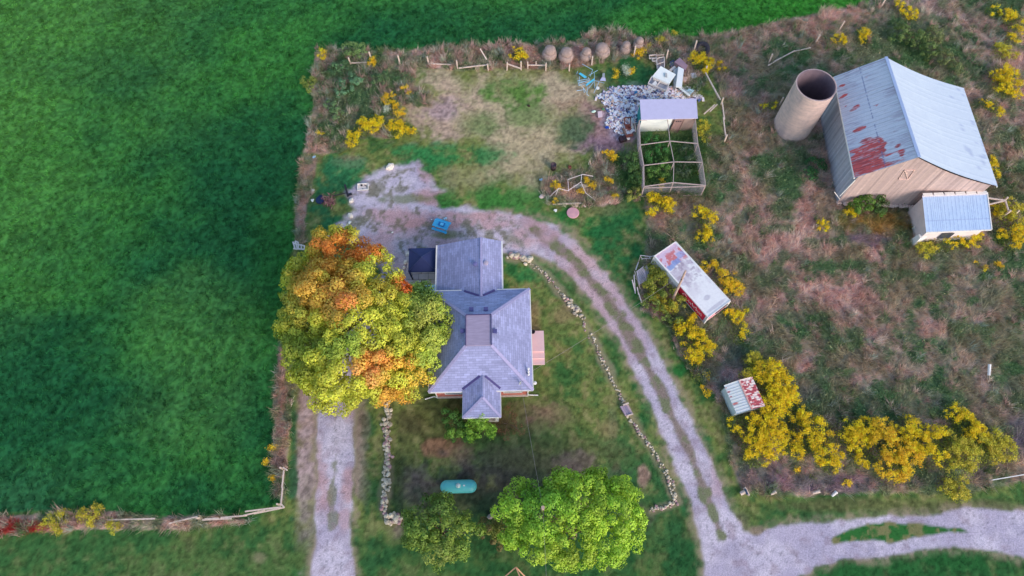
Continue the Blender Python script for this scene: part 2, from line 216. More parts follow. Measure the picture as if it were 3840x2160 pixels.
def paint(x, y):
    """ground colour (linear), code (0 lawn 1 field 2 meadow 3 gravel), grass height"""
    px, py = toPix(x, y); n1 = fbm(x, y, 9, 4, 1); n2 = fbm(x, y, 2.2, 4, 2); n3 = fbm(x, y, .7, 4, 3); n4 = fbm(x, y, .25, 3, 4)
    jit = (n3-.5)*26+(n2-.5)*30
    def m(pg, w=9, j=1.): s = sdist(px, py, G[pg])+jit*j; return ss(-w, w, s)
    def ell(lst, thr=.0):
        t = np.zeros(len(x))
        for e in lst:
            q = ((px/K-e[0])/e[2])**2+((py/K-e[1])/e[3])**2; t = np.maximum(t, e[4]*ss(1.9, .1, q+(n1-.5)*1.5+(n2-.5)*3.4+(n3-.5)*2.2))
        return t
    # lawn
    c = mixc(np.tile(C(66, 104, 58), (len(x), 1)), C(110, 122, 70), ss(.38, .62, n1*.4+n2*.4+n3*.2)); c = mixc(c, C(138, 128, 96), ss(.54, .68, n3*.7+n2*.3)*.5); c = mixc(c, C(44, 92, 50), ss(.5, .36, n3*.6+n2*.4)*.5)
    south = ss(1250, 1400, py/K); c = mixc(c, C(48, 92, 52), south*.6)
    for e in PATCH:
        q = ((px/K-e[0])/e[2])**2+((py/K-e[1])/e[3])**2
        k = ss(2.1, .0, q+(n1-.5)*2.2+(n2-.5)*4.2+(n3-.5)*2.6)*e[5]; c = mixc(c, C(*e[4]), k)
    spk = ss(.62, .75, n4); c = mixc(c, c*.5, ss(.54, .7, n4)*.7); c = mixc(c, c*1.5, ss(.44, .3, n4)*.6)
    code = np.zeros(len(x), int); gh = np.full(len(x), .05)
    # field
    mf = ss(-6, 6, sdist(px, py, G['field'])+jit*.6)
    f = mixc(np.tile(C(30, 86, 52), (len(x), 1)), C(54, 114, 54), ss(.3, .7, fbm(x, y*1.3, 14, 4, 9)))
    f = mixc(f, C(62, 134, 44), ss(1350, 2150, px/K+(n1-.5)*500)*ss(260, 60, py/K)*.8)
    f = mixc(f, C(78, 128, 62), ss(900, 150, px/K+py/K*.9+(n1-.5)*500)*.6); f = mixc(f, C(74, 124, 66), ss(1.3, .2, ((px/K-470)/230)**2+((py/K-900)/230)**2+(n1-.5)*2)*.4)
    f = mixc(f, C(52, 100, 66), ss(1100, 1290, py/K)*ss(400, 40, px/K)*.5)
    f = mixc(f, f*.68, ss(.5, .64, n3*.35+n4*.65)*.85); f = mixc(f, f*1.7, ss(.5, .36, n4*.7+n3*.3)*.6)
    c = mixc(c, f, mf); code[mf > .5] = 1; gh = np.where(mf > .5, .2, gh)
    # tall dry meadow and overgrown strips
    mm = m('meadow', 8)
    for k in ('nstrip', 'wstrip', 'wstrip2', 'swstrip', 'garden', 'weeds'): mm = np.maximum(mm, m(k, 6, .7))
    mm = mm*(1-mf*(sdist(px, py, G['field']) > 14))
    g = mixc(np.tile(C(146, 130, 130), (len(x), 1)), C(184, 160, 158), ss(.4, .58, n3)); g = mixc(g, C(184, 150, 150), ss(.52, .62, fbm(x, y, 1.6, 3, 55))*.7); g = mixc(g, C(112, 114, 88), ss(.42, .62, n2*.5+n1*.5)*.75)
    g = mixc(g, C(182, 146, 144), ell(MPINK)*.8); g = mixc(g, C(76, 112, 76), np.clip(ell(MGREEN)*.9+ss(.52, .62, fbm(x, y, 1.3, 4, 56))*.65, 0, .92)); g = mixc(g, C(125, 105, 135), ell(MPURP)*.75)
    g = mixc(g, C(150, 118, 62), ell(GOLDG)); g = mixc(g, g*.6, ss(.56, .7, n4*.6+n3*.4)*.5)
    g = mixc(g, C(150, 45, 48), ell([(0, 1325, 110, 16, .95)]))
    g = mixc(g, C(58, 100, 54), m('weeds', 6, .6)*.85); gw = m('weeds', 6, .6); g = mixc(g, C(112, 126, 92), gw*ss(.5, .62, n3)*.7); c = mixc(c, g, mm); code[mm > .5] = 2; gh = np.where(mm > .5, .55+.35*n2+gw*.7, gh)
    wl = np.minimum(ldist(px, py, WALLR), ldist(px, py, WALLL)); c = mixc(c, C(146, 136, 118), ss(26, 4, wl+(n2-.5)*30+(n3-.5)*22)*(mm < .3)*.75)
    # gravel
    vg = np.maximum(ss(-42, 4, sdist(px, py, G['drive'])+jit), ss(-40, 6, sdist(px, py, G['ldrive'])+jit)); il = m('island', 7, .7); c = mixc(c, C(150, 138, 122), vg*(1-il)*(.35+.5*ss(.4, .6, n3))); c = mixc(c, mixc(np.tile(C(48, 104, 52), (len(x), 1)), C(120, 120, 84), ss(.52, .64, n3)), il)
    md = np.maximum(np.maximum(m('drive', 9, .8), m('ldrive', 8, .7)), m('yard', 12, 1.1)); md = md*(1-m('island', 7, .7))
    r = mixc(np.tile(C(172, 164, 192), (len(x), 1)), C(194, 186, 210), ss(.35, .7, n2)); r = mixc(r, C(150, 128, 146), ss(.55, .75, n3)*.4)
    r = mixc(r, C(176, 136, 140), ell(DIRT)*.95); r = mixc(r, C(190, 158, 165), ss(1900, 1250, py)*ss(1330, 1500, px/K+(n1-.5)*200)*ss(1650, 1450, px/K)*.5)
    rd = np.maximum(ss(27, 12, ldist(px, py, RIDGE)+(n2-.5)*26+(n3-.5)*26)*ss(.2, .4, fbm(x, y, 3.5, 2, 31)+.12), ss(16, 5, ldist(px, py, LRIDGE)+(n2-.5)*40+(n3-.5)*40)*.75)
    r = mixc(r, mixc(np.tile(C(104, 112, 78), (len(x), 1)), C(132, 118, 112), ss(.4, .6, n3)), rd*.92)
    yd = ss(0, 30, sdist(px, py, G['yard']+0)); r = mixc(r, C(112, 112, 92), np.clip(yd*ss(.55, .7, n3)*.7+yd*ss(.62, .75, n2)*.7, 0, .8)); r = mixc(r, C(98, 112, 62), ell([(1010, 500, 60, 12, .7), (1125, 590, 50, 9, .7), (900, 555, 36, 16, .6)]))
    pb = ss(.66, .74, n4*.5+fbm(x, y, .16, 2, 77)*.5+(n2-.5)*.25); r = mixc(r, r*.55, pb*.7); r = mixc(r, r*.8, ss(.45, .6, n3*.5+n4*.5)*.6)
    c = mixc(c, r, md); code[md > .5] = 3; gh = np.where(md > .35, .0, gh)
    return np.clip(c, .004, .9), code, gh
def axis(a, b, d, far): 
    k = np.arange(a, b+d/2, d); e = []; s = d
    while len(e) == 0 or e[-1] < far: s *= 1.35; e.append((e[-1] if e else 0)+s)
    e = np.array(e); return np.concatenate([a-e[::-1], k, b+e])
gx = axis(-63, 63, .14, 1500); gy = axis(-3, 67, .14, 1500)
X, Y = np.meshgrid(gx, gy); X = X.ravel(); Y = Y.ravel()
colr, code, gh = paint(X, Y)
near = ((X > -66) & (X < 66) & (Y > -6) & (Y < 70)).astype(float)
Z = near*((fbm(X, Y, 3, 3, 50)-.5)*.10+(fbm(X, Y, .6, 3, 51)-.5)*np.where(code == 2, .3, np.where(code == 1, .14, .03)))-near*.02
V = np.stack([X, Y, Z], 1); nx = len(gx); ny = len(gy)
i = (np.arange(ny-1)[:, None]*nx+np.arange(nx-1)[None, :]).ravel(); Fq = np.stack([i, i+1, i+nx+1, i+nx], 1)
M_ground = vmat('ground_cover', .95, 14, .22, .5, spec=.1, bdist=.05); M_gravel = vmat('loose_gravel', .95, 9, .34, .6, spec=.15)
fc = code[Fq[:, 0]]
for nm, cd_, mt in (('lawn', 0, M_ground), ('crop_field', 1, M_ground), ('meadow', 2, M_ground), ('gravel_driveway', 3, M_gravel)):
    f = Fq[fc == cd_]; u, inv = np.unique(f, return_inverse=True)
    tag(meshobj(nm, V[u], inv.reshape(f.shape), mt, col=colr[u], smooth=True), kind='structure')
# grass blades
M_blade = vmat('grass_blade', .8, 3, .15, 0, .35, spec=.15)
VISW = np.array([[-64, 66], [64, 66], [64, 60], [45, -2], [-46, -2], [-64, 60]])
def blades(name, want, dens, nb, hmul, wd, lab, gain=1.0, seed=0, lean=.45, cat='grass'):
    r = np.random.default_rng(seed); n = int(130*70*dens); x = r.uniform(-65, 65, n); y = r.uniform(-3, 67, n)
    ok = np.abs(x) < 44+(y+2)*.34; x = x[ok]; y = y[ok]; c, cd_, h = paint(x, y)
    ok = (cd_ == want) & (h > .01); 
    for bx in KEEPOUT: ok &= ~((x > bx[0]) & (x < bx[2]) & (y > bx[1]) & (y < bx[3]))
    x, y, c, h = x[ok], y[ok], c[ok], h[ok]*hmul; n = len(x)
    cl = 1+(r.random(n)-.5)*.5; c = c*cl[:, None]*gain*(1+(r.random((n, 3))-.5)*.12)
    x = np.repeat(x, nb)+r.normal(0, .09, n*nb); y = np.repeat(y, nb)+r.normal(0, .09, n*nb); c = np.repeat(c, nb, 0)*(1+(r.random((n*nb, 1))-.5)*.45); h = np.repeat(h, nb)*r.uniform(.55, 1.25, n*nb)
    a = r.uniform(0, 6.283, n*nb); ld = fbm(x, y, 5, 2, 91)*5+fbm(x, y, .8, 2, 92)*6; ln = h*lean
    tx = x+np.cos(a)*ln*.8+np.cos(ld)*ln*.9; ty = y+np.sin(a)*ln*.8+np.sin(ld)*ln*.9
    b = r.uniform(0, 6.283, n*nb); w2 = wd*r.uniform(.6, 1.4, n*nb)/2; z0 = np.full(n*nb, -.03)
    Vv = np.stack([np.stack([x-np.cos(b)*w2, y-np.sin(b)*w2, z0], 1), np.stack([x+np.cos(b)*w2, y+np.sin(b)*w2, z0], 1), np.stack([tx, ty, h], 1)], 1).reshape(-1, 3)
    Ff = np.arange(len(Vv)).reshape(-1, 3); cc = np.repeat(np.clip(c, .004, .9), 3, 0).reshape(-1, 3, 3); 
    o = meshobj(name, Vv, Ff, M_blade, col=cc.reshape(-1, 3)); return tag(o, lab, cat, kind='stuff')
KEEPOUT = [(-7.2, 14.8, 1.6, 27.8), (13.4, 43.2, 19.4, 45.9), (32.5, 33.8, 45, 45.8), (27.8, 41.5, 31.5, 45.3)]
blades('meadow_grass', 2, 14, 9, .62, .045, 'tall tangled dry grass filling the meadow and fence strips', 1.6, 11, 1.0)
blades('crop_grass', 1, 9, 7, 1.0, .055, 'short dense green crop covering the field left and above the yard', 1.35, 12, .9)
blades('lawn_grass', 0, 8, 4, 1.0, .04, 'short mown patchy grass around the house', 1.25, 13, .6)

M_weed = vmat('weed_leaf', .7, 3, .15, 0, .3, spec=.2)
def weeds(n=90000):
    r = np.random.default_rng(31); x = r.uniform(-46, 62, n*3); y = r.uniform(-1, 64, n*3); c, cd_, h = paint(x, y); ok = (cd_ == 2) & (c[:, 1] > c[:, 0]*1.02)
    for bx in KEEPOUT: ok &= ~((x > bx[0]) & (x < bx[2]) & (y > bx[1]) & (y < bx[3]))
    x, y, c = x[ok][:n], y[ok][:n], c[ok][:n]; n = len(x); cl = fbm(x, y, .5, 3, 58); z = r.uniform(.05, .25, n)+ss(.42, .62, cl)*.55*r.uniform(.6, 1, n)
    nr = r.normal(size=(n, 3))*.8+np.array([0, 0, 1]); nr /= np.linalg.norm(nr, axis=1, keepdims=True); a = np.cross(nr, r.normal(size=(n, 3))); a /= np.linalg.norm(a, axis=1, keepdims=True); b = np.cross(nr, a); s = r.uniform(.04, .1, n)[:, None]; cen = np.stack([x, y, z], 1)
    q = np.stack([cen-a*s, cen+b*s*.5, cen+a*s, cen-b*s*.5], 1).reshape(-1, 3); c = c*1.35*(1+(r.random((n, 1))-.5)*.6)*np.where(r.random((n, 1)) < .15, np.array([[1.9, 1.5, 1.4]]), 1.)
    tag(meshobj('weed_leaves', q, np.arange(4*n).reshape(-1, 4), M_weed, col=np.repeat(np.clip(c, .004, .9), 4, 0)), 'broad leaved green weeds standing among the dry meadow grass', 'weeds', kind='stuff')
weeds()

def tall_weeds():
    r = np.random.default_rng(41); x = r.uniform(-50, 60, 26000); y = r.uniform(0, 64, 26000); px, py = toPix(x, y); s = np.full(len(x), -1e9)
    for k in ('nstrip', 'wstrip', 'wstrip2', 'swstrip', 'garden'): s = np.maximum(s, sdist(px, py, G[k]))
    s = np.maximum(s, np.where(r.random(len(x)) < .22, sdist(px, py, G['meadow']), -1e9)); ok = (s > -3) & (fbm(x, y, 1.5, 3, 47) > .47)
    for bx in KEEPOUT: ok &= ~((x > bx[0]) & (x < bx[2]) & (y > bx[1]) & (y < bx[3]))
    x, y = x[ok], y[ok]; n = len(x); pal = np.array([C(192, 176, 174), C(170, 146, 148), C(146, 152, 136), C(100, 126, 88), C(146, 158, 154), C(180, 150, 150)]); c = pal[r.integers(0, 6, n)]*r.uniform(.7, 1.1, (n, 1)); nb = 34
    h = np.repeat(r.uniform(.5, 1.1, n), nb)*r.uniform(.5, 1.1, n*nb); X = np.repeat(x, nb)+r.normal(0, .12, n*nb); Y = np.repeat(y, nb)+r.normal(0, .12, n*nb); a = r.uniform(0, 6.283, n*nb); sp = h*r.uniform(.1, .75, n*nb); la = np.repeat(r.uniform(0, 6.28, n), nb); lk = np.repeat(r.uniform(0, .6, n), nb)*h
    b = r.uniform(0, 6.283, n*nb); w2 = r.uniform(.012, .032, n*nb); V = np.stack([np.stack([X-np.cos(b)*w2, Y-np.sin(b)*w2, h*0], 1), np.stack([X+np.cos(b)*w2, Y+np.sin(b)*w2, h*0], 1), np.stack([X+np.cos(a)*sp+np.cos(la)*lk, Y+np.sin(a)*sp+np.sin(la)*lk, h], 1)], 1).reshape(-1, 3)
    cc = np.repeat(np.clip(np.repeat(c, nb, 0)*(1+(r.random((n*nb, 1))-.5)*.5)*1.3, .004, .9), 3, 0); tag(meshobj('tall_weeds', V, np.arange(len(V)).reshape(-1, 3), M_blade, col=cc), 'tall pale and grey green weed tufts along the fences and in the meadow', 'weeds', kind='stuff')
tall_weeds()
# ---------------- materials ----------------
WHITE = mat('white_paint', C(222, 218, 226), .6, .06, 3, .1)
OFFW = mat('weathered_white', C(205, 198, 205), .75, .15, 4, .2)
WOOD = mat('grey_wood', C(168, 150, 148), .85, .25, 3, .4, stretch=(1, 1, 6))
RAIL = mat('bleached_rail', C(196, 180, 178), .85, .2, 5, .3)
DARKW = mat('brown_wood', C(120, 98, 95), .85, .25, 4, .4)
BRICK = mat('red_brick', C(188, 112, 105), .85, .15, 8, .3)
CONC = mat('pale_concrete', C(205, 182, 200), .85, .06, 2, .15, col2=C(214, 190, 202))
STONE = vmat('field_stone', .9, 6, .2, .5)
BLACK = mat('black_plastic', C(42, 42, 52), .6, .2, 3, .1)
STEEL = mat('galvanised_steel', C(160, 165, 178), .5, .15, 5, .1, metal=.2)
NAVY = mat('navy_canvas', C(46, 56, 104), .85, .08, 3, .15)
TEAL = mat('teal_boards', C(40, 130, 140), .7, .12, 3, .2)
BLUE = mat('sky_blue_paint', C(66, 168, 226), .6, .08, 4, .1)
RUSTM = mat('rusty_iron', C(120, 70, 66), .85, .3, 6, .4)
BARK = mat('grey_bark', C(120, 105, 95), .9, .3, 4, .6, stretch=(1, 1, .3))
DARKV = mat('dark_strip', C(78, 72, 128), .7, .1, 3, .1)  # dark blue tone of the thin strips along the roof valleys
def shingle(name, ns):                       # courses run along the eave: ns True = roof faces north/south
    m = bpy.data.materials.new(name); m.use_nodes = True; t = m.node_tree; N = t.nodes; b = N['Principled BSDF']; L = t.links.new
    tc = N.new('ShaderNodeTexCoord'); mp = N.new('ShaderNodeMapping'); mp.inputs['Rotation'].default_value = (0, 0, 0 if ns else math.pi/2); L(tc.outputs['Object'], mp.inputs[0])
    br = N.new('ShaderNodeTexBrick'); br.inputs['Scale'].default_value = 1; br.inputs['Brick Width'].default_value = .52; br.inputs['Row Height'].default_value = .17; br.inputs['Mortar Size'].default_value = .008; br.inputs['Bias'].default_value = -.25
    L(mp.outputs[0], br.inputs[0]); c = C(146, 151, 198); br.inputs['Color1'].default_value = (*(c*.88), 1); br.inputs['Color2'].default_value = (*np.minimum(c*1.2, .9), 1); br.inputs['Mortar'].default_value = (*(c*.5), 1)
    n = N.new('ShaderNodeTexNoise'); n.inputs['Scale'].default_value = .8; n.inputs['Detail'].default_value = 7; n.inputs['Roughness'].default_value = .7; L(tc.outputs['Object'], n.inputs[0])
    r = N.new('ShaderNodeMapRange'); r.inputs[1].default_value = .3; r.inputs[2].default_value = .7; r.inputs[3].default_value = .82; r.inputs[4].default_value = 1.18; L(n.outputs[0], r.inputs[0])
    mx = N.new('ShaderNodeVectorMath'); mx.operation = 'SCALE'; L(br.outputs[0], mx.inputs[0]); L(r.outputs[0], mx.inputs['Scale']); L(mx.outputs[0], b.inputs['Base Color']); b.inputs['Roughness'].default_value = .9; b.inputs['Specular IOR Level'].default_value = .2
    bp = N.new('ShaderNodeBump'); bp.inputs['Strength'].default_value = .4; bp.inputs['Distance'].default_value = .01; L(br.outputs['Fac'], bp.inputs['Height']); bp.invert = True; L(bp.outputs[0], b.inputs['Normal']); return m
SH_NS = shingle('shingles_a', True); SH_EW = shingle('shingles_b', False)
A3 = lambda p, z: (p[0], p[1], z)
# ---------------- farmhouse ----------------
house = thing('farmhouse', 'red brick farmhouse with a grey hipped shingle roof and square flat deck on top', 'house', (-2.7, 19, 0))
EZ = 3.5; ce = [P(*p, EZ) for p in ((1603, 1471), (1993, 1464), (1992, 1084), (1622, 1091))]   # SW SE NE NW eaves
x0, x1 = (ce[0][0]+ce[3][0])/2, (ce[1][0]+ce[2][0])/2; y0, y1 = (ce[0][1]+ce[1][1])/2, (ce[2][1]+ce[3][1])/2
DZ = 5.8; cdk = [P(*p, DZ) for p in ((1746, 1296), (1842, 1296), (1843, 1182), (1748, 1182))]
dx0, dx1 = (cdk[0][0]+cdk[3][0])/2, (cdk[1][0]+cdk[2][0])/2; dy0, dy1 = (cdk[0][1]+cdk[1][1])/2, (cdk[2][1]+cdk[3][1])/2
e = [(x0, y0, EZ), (x1, y0, EZ), (x1, y1, EZ), (x0, y1, EZ)]; d = [(dx0, dy0, DZ), (dx1, dy0, DZ), (dx1, dy1, DZ), (dx0, dy1, DZ)]
m = MB(); m.add(e+d, [(0, 1, 5, 4)], 0); m.add(e+d, [(2, 3, 7, 6)], 0); m.add(e+d, [(1, 2, 6, 5)], 1); m.add(e+d, [(3, 0, 4, 7)], 1); m.add([(a, b, c-.16) for a, b, c in e], [(3, 2, 1, 0)], 0)
roof = m.obj('roof', [SH_NS, SH_EW], house)
m = MB()                                     # hip caps
HS = mat('hip_shingles', C(158, 154, 198), .9, .12, 6, .2)
for a, b in zip(e, d): MB().bar(Vector(a)+Vector((0, 0, .03)), Vector(b)+Vector((0, 0, .03)), .26, .05).obj('hip_cap', HS, roof)
m = MB(); m.box(((dx0+dx1)/2, (dy0+dy1)/2, DZ+.06), (dx1-dx0+.06, dy1-dy0+.06, .12)); DK = mat('weathered_deck_sheet', C(150, 140, 172), .8, .14, 1.2, .1, stretch=(1, 5, 1)); m.obj('flat_roof_deck', DK, roof)
m = MB()
for a, b in (((dx0, dy0), (dx0, dy1)), ((dx1, dy0), (dx1, dy1)), ((dx0, dy1), (dx1, dy1))): m.bar(A3(a, DZ+.1), A3(b, DZ+.1), .07, .2)
m.obj('deck_edge', mat('dark_edge', C(70, 66, 110), .7, .1), roof)
m = MB(); pts = e
for i in range(4): m.bar((pts[i][0], pts[i][1], EZ-.05), (pts[(i+1) % 4][0], pts[(i+1) % 4][1], EZ-.05), .11, .13)
m.obj('gutter', WHITE, house)
OV = .42; m = MB(); wx0, wx1, wy0, wy1 = x0+OV, x1-OV, y0+OV, y1-OV; m.box(((wx0+wx1)/2, (wy0+wy1)/2, (EZ-.2)/2-.1), (wx1-wx0, wy1-wy0, EZ)); 
wall = m.obj('wall', BRICK, house)
m = MB(); m.box(((wx0+wx1)/2, (wy0+wy1)/2, .22), (wx1-wx0+.12, wy1-wy0+.12, .5)); m.obj('foundation', mat('foundation_stone', C(190, 175, 178), .9, .15, 3, .4), house)
GLASS = mat('window_glass', C(60, 66, 84), .15, .1, 1, 0, spec=.6)
def window(cx, cy, cz, w_, h_, face):
    t = MB(); u = (1, 0) if face in 'NS' else (0, 1); s = {'N': (0, 1), 'S': (0, -1), 'E': (1, 0), 'W': (-1, 0)}[face]
    sz = lambda a, dep, b: (a if u[0] else dep, a if u[1] else dep, b)
    for k in (-1, 1): t.box((cx+u[0]*k*w_/2+s[0]*.03, cy+u[1]*k*w_/2+s[1]*.03, cz), sz(.09, .09, h_))
    for k in (-1, 0, 1): t.box((cx+s[0]*.04, cy+s[1]*.04, cz+k*h_/2), sz(w_+.08, .1, .09))
    f = t.obj('window', WHITE, house); MB().box((cx+s[0]*.015, cy+s[1]*.015, cz), sz(w_, .02, h_)).obj('pane', GLASS, f)
for cx in (-5.2, -.15): window(cx, wy0, 2.2, 1.5, 1.5, 'S'); 
for cy in (17, 21): window(wx1, cy, 2.1, 1.0, 1.4, 'E'); window(wx0, cy, 2.1, 1.0, 1.4, 'W')
# south wing (porch)
PZ = 3.25; pc = [P(*p, PZ) for p in ((1735.5, 1567), (1878, 1565))]; px0, px1, py0 = pc[0][0], pc[1][0], (pc[0][1]+pc[1][1])/2; pxm = (px0+px1)/2
nS = np.cross(np.array(e[1])-e[0], np.array(d[0])-e[0]); T_ = PL(1810, 1403, e[0], nS); RZ = T_[2]; hipS = P(1805, 1496, RZ); pxm = T_[0]
kx = lambda x, y, z: (x, y, z)
def yOn(z): return y0+(z-EZ)*(dy0-y0)/(DZ-EZ)
apex = (pxm, yOn(RZ), RZ); hp = (pxm, py0+abs(px1-px0)/2*.9, RZ); sw, se = (px0, py0, PZ), (px1, py0, PZ); nw, ne = (px0, y0+.05, PZ), (px1, y0+.05, PZ)
fz = EZ+.12; wv = (px0, yOn(fz), fz); ev = (px1, yOn(fz), fz)
m = MB(); m.add([sw, hp, apex, wv, nw], [(4, 3, 2, 1, 0)], 1); m.add([se, ne, ev, apex, hp], [(4, 3, 2, 1, 0)][::-1], 1); m.add([sw, se, hp], [(0, 1, 2)], 0)
proof = m.obj('porch_roof', [SH_NS, SH_EW], house)
m = MB()
for a, b in ((sw, hp), (se, hp)): MB().bar(Vector(a)+Vector((0, 0, .03)), Vector(b)+Vector((0, 0, .03)), .2, .05).obj('hip_cap', HS, proof)
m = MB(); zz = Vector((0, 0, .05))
for a in (wv, ev): MB().bar(Vector(a)+zz, Vector(apex)+zz+(Vector(a)-Vector(apex)).normalized()*.3, .17, .08).obj('valley_strip', DARKV, proof)  # thin dark strips lying where the porch roof meets the main slope
m = MB()
for a, b in ((sw, se), (sw, nw), (se, ne)): m.bar(Vector(a)-Vector((0, 0, .05)), Vector(b)-Vector((0, 0, .05)), .1, .12)
m.obj('gutter', WHITE, proof)
m = MB(); m.box(((px0+px1)/2, (py0+.3+y0+.6)/2, .3), (px1-px0-.7, y0-py0+.2, .6)); m.obj('porch_floor', OFFW, house)
for x in (px0+.4, px1-.4):
    MB().box((x, py0+.38, 1.75), (.2, .2, 2.9)).obj('post', WHITE, house); MB().box((x, py0+.38, .75), (.34, .34, .5)).obj('pier', WHITE, house)
m = MB(); m.box(((px0+px1)/2, py0+.38, 1.45), (px1-px0-.9, .08, .08)); [m.box((px0+.5+k*.13, py0+.38, 1.1), (.04, .04, .7)) for k in range(int((px1-px0-1)/.13))]; m.obj('railing', WHITE, house)
# rear wing
WZ, EZ2 = 2.7, 3.3; a0, a1 = P(1639.6, 916, WZ), P(1881, 910, EZ2); RZ2 = 4.75; r0 = P(1800.7, 888, RZ2)
nN = np.cross(np.array(e[3])-e[2], np.array(d[2])-e[2]); T2 = PL(1808, 1112, e[2], nN); RZ2 = T2[2]; r0 = P(1800.7, 888, RZ2); ry = (P(1639.6, 916, WZ)[1]+P(1881, 910, EZ2)[1]+r0[1])/3
rx = (r0[0]+T2[0])/2; rwx = P(1637, 1000, WZ)[0]; rex = P(1882.5, 1000, EZ2)[0]
def yN(z): return y1-(z-EZ)*(y1-dy1)/(DZ-EZ)
W0, W1 = (rwx, ry, WZ), (rwx, y1-.1, WZ); E0, E1 = (rex, ry, EZ2), (rex, y1-.1, EZ2); Rn, Rs = (rx, ry, RZ2), (rx, yN(RZ2), RZ2)
fw = (EZ+.1-WZ)/(RZ2-WZ); fe = (EZ+.1-EZ2)/(RZ2-EZ2); Wv = (rwx+(rx-rwx)*fw, y1-.12, EZ+.1); Ev = (rex+(rx-rex)*fe, y1-.12, EZ+.1)
SH_P = shingle('shingles_plain', False)
m = MB(); m.add([W0, W1, Wv, Rs, Rn], [(0, 1, 2, 3, 4)][::-1]); m.add([E0, Rn, Rs, Ev, E1], [(0, 1, 2, 3, 4)]); rr = m.obj('rear_roof', SH_P, house)
m = MB()
for a in (Wv, Ev): MB().bar(Vector(a)+zz, Vector(Rs)+zz+(Vector(a)-Vector(Rs)).normalized()*.25, .17, .08).obj('valley_strip', DARKV, rr)  # same dark strips where the rear roof meets the main slope
m = MB(); m.bar(Vector(Rn)+Vector((0, 0, .02)), Vector(Rs)+Vector((0, 0, .02)), .16, .05); m.obj('ridge_cap', bpy.data.materials['hip_shingles'], rr)
MB().bar((rwx-.03, ry, WZ-.05), (rwx-.03, y1, WZ-.05), .13, .13).obj('gutter', WHITE, rr); MB().bar((rex+.03, ry, EZ2-.05), (rex+.03, y1, EZ2-.05), .13, .13).obj('gutter', WHITE, rr)
m = MB(); f = [(rwx+.35, ry-.25, WZ-.15), (rwx+.35, y1, WZ-.15)]
gw = [(rwx+.35, WZ+.02), (rx, RZ2-.15), (rex-.35, EZ2+.02)]
for y, nm in ((ry-.3, 0),):
    m.add([(rwx+.35, y, 0), (rex-.35, y, 0), (rex-.35, y, EZ2+.1), (rx, y, RZ2-.12), (rwx+.35, y, WZ+.15)], [(0, 1, 2, 3, 4)][::-1])
m.add([(rwx+.35, ry-.3, 0), (rwx+.35, y1, 0), (rwx+.35, y1, WZ+.15), (rwx+.35, ry-.3, WZ+.15)], [(0, 1, 2, 3)]); m.add([(rex-.35, ry-.3, 0), (rex-.35, y1, 0), (rex-.35, y1, EZ2+.1), (rex-.35, ry-.3, EZ2+.1)], [(3, 2, 1, 0)])
m.obj('rear_wall', mat('cream_siding', C(190, 180, 185), .8, .1, 3, .1), house)
nW = np.cross(np.array(W1)-W0, np.array(Rn)-W0); nE = np.cross(np.array(E1)-E0, np.array(Rn)-E0)
for (a, b, p0, nn) in ((1782, 992, W0, nW), (1823, 988, E0, nE)):
    q = PL(a, b, p0, nn); m = MB(); m.lathe((q[0], q[1], q[2]-.1), [(.17, 0), (.17, .22), (.21, .22), (.21, .3), (.05, .34)], 16); m.obj('roof_vent', mat('vent_'+str(a), C(105, 105, 160) if a < 1800 else C(170, 160, 185), .5, .1), rr)
for (a, b, p0, nn) in ((1768, 1162, e[2], nN), (1822, 1161, e[2], nN), (1735, 1243, e[3], np.cross(np.array(e[0])-e[3], np.array(d[3])-e[3])), (1856, 1244, e[1], np.cross(np.array(e[2])-e[1], np.array(d[1])-e[1]))):
    q = PL(a, b, p0, nn); m = MB(); m.box((q[0], q[1], q[2]+.05), (.3, .3, .2)); m.box((q[0], q[1], q[2]+.17), (.36, .36, .05)); m.obj('roof_vent', mat('vent_%d' % a, C(84, 84, 140), .6, .1), roof)
q = P(1598, 1090, 2.9); m = MB(); q2 = P(1640, 1078, 2.7); m.box((q2[0]-.75, y1+.35, 2.6), (1.9, 1.3, .1)); m.box((q2[0]-.75, y1+.35, 1.3), (1.7, 1.0, 2.5)); m.obj('side_porch', mat('pale_blue_tin', C(140, 180, 228), .5, .06, 3, .1), house)
m = MB(); q = P(1882, 1078, 0); m.box((wx1-1.0, y1+.15, 2.9), (2.0, .3, .15)); m.obj('ledge', OFFW, house)
for k_, (a, b) in ((wx0-.02, (P(1594, 1497, .1), P(1628, 1487, .15))), (wx1+.02, (P(2018, 1482, .08), P(1980, 1481, .15)))): MB().tube([a, b, (k_, wy0-.08, .35), (k_, wy0-.08, 3.3)], .055, 6).obj('downspout', WHITE, house)
# service mast, bracket
m = MB(); q = PL(1952, 1440, e[0], nS); m.tube([(q[0], q[1], 2), (q[0], q[1], q[2]+.75)], .05, 8); m.tube([(q[0], q[1], q[2]+.75), (q[0]-.06, q[1]-.1, q[2]+.85), (q[0]-.1, q[1]-.25, q[2]+.75)], .06, 8); m.box((q[0]+.05, wy0-.1, 2.3), (.3, .2, .5)); m.obj('service_mast', STEEL, house)
MAST = (q[0], q[1], q[2]+.6)
m = MB(); q = PL(1982, 1400, e[1], np.cross(np.array(e[2])-e[1], np.array(d[1])-e[1])); m.tube([(q[0], q[1]-.2, q[2]), (q[0], q[1]+.35, q[2]+.35)], .05, 6)
for k in range(3): m.lathe((q[0], q[1]-.15+k*.22, q[2]+.12+k*.1), [(.05, 0), (.1, .05), (.05, .1), (.09, .15), (.02, .18)], 10)
m.obj('insulator_bracket', WHITE, house)
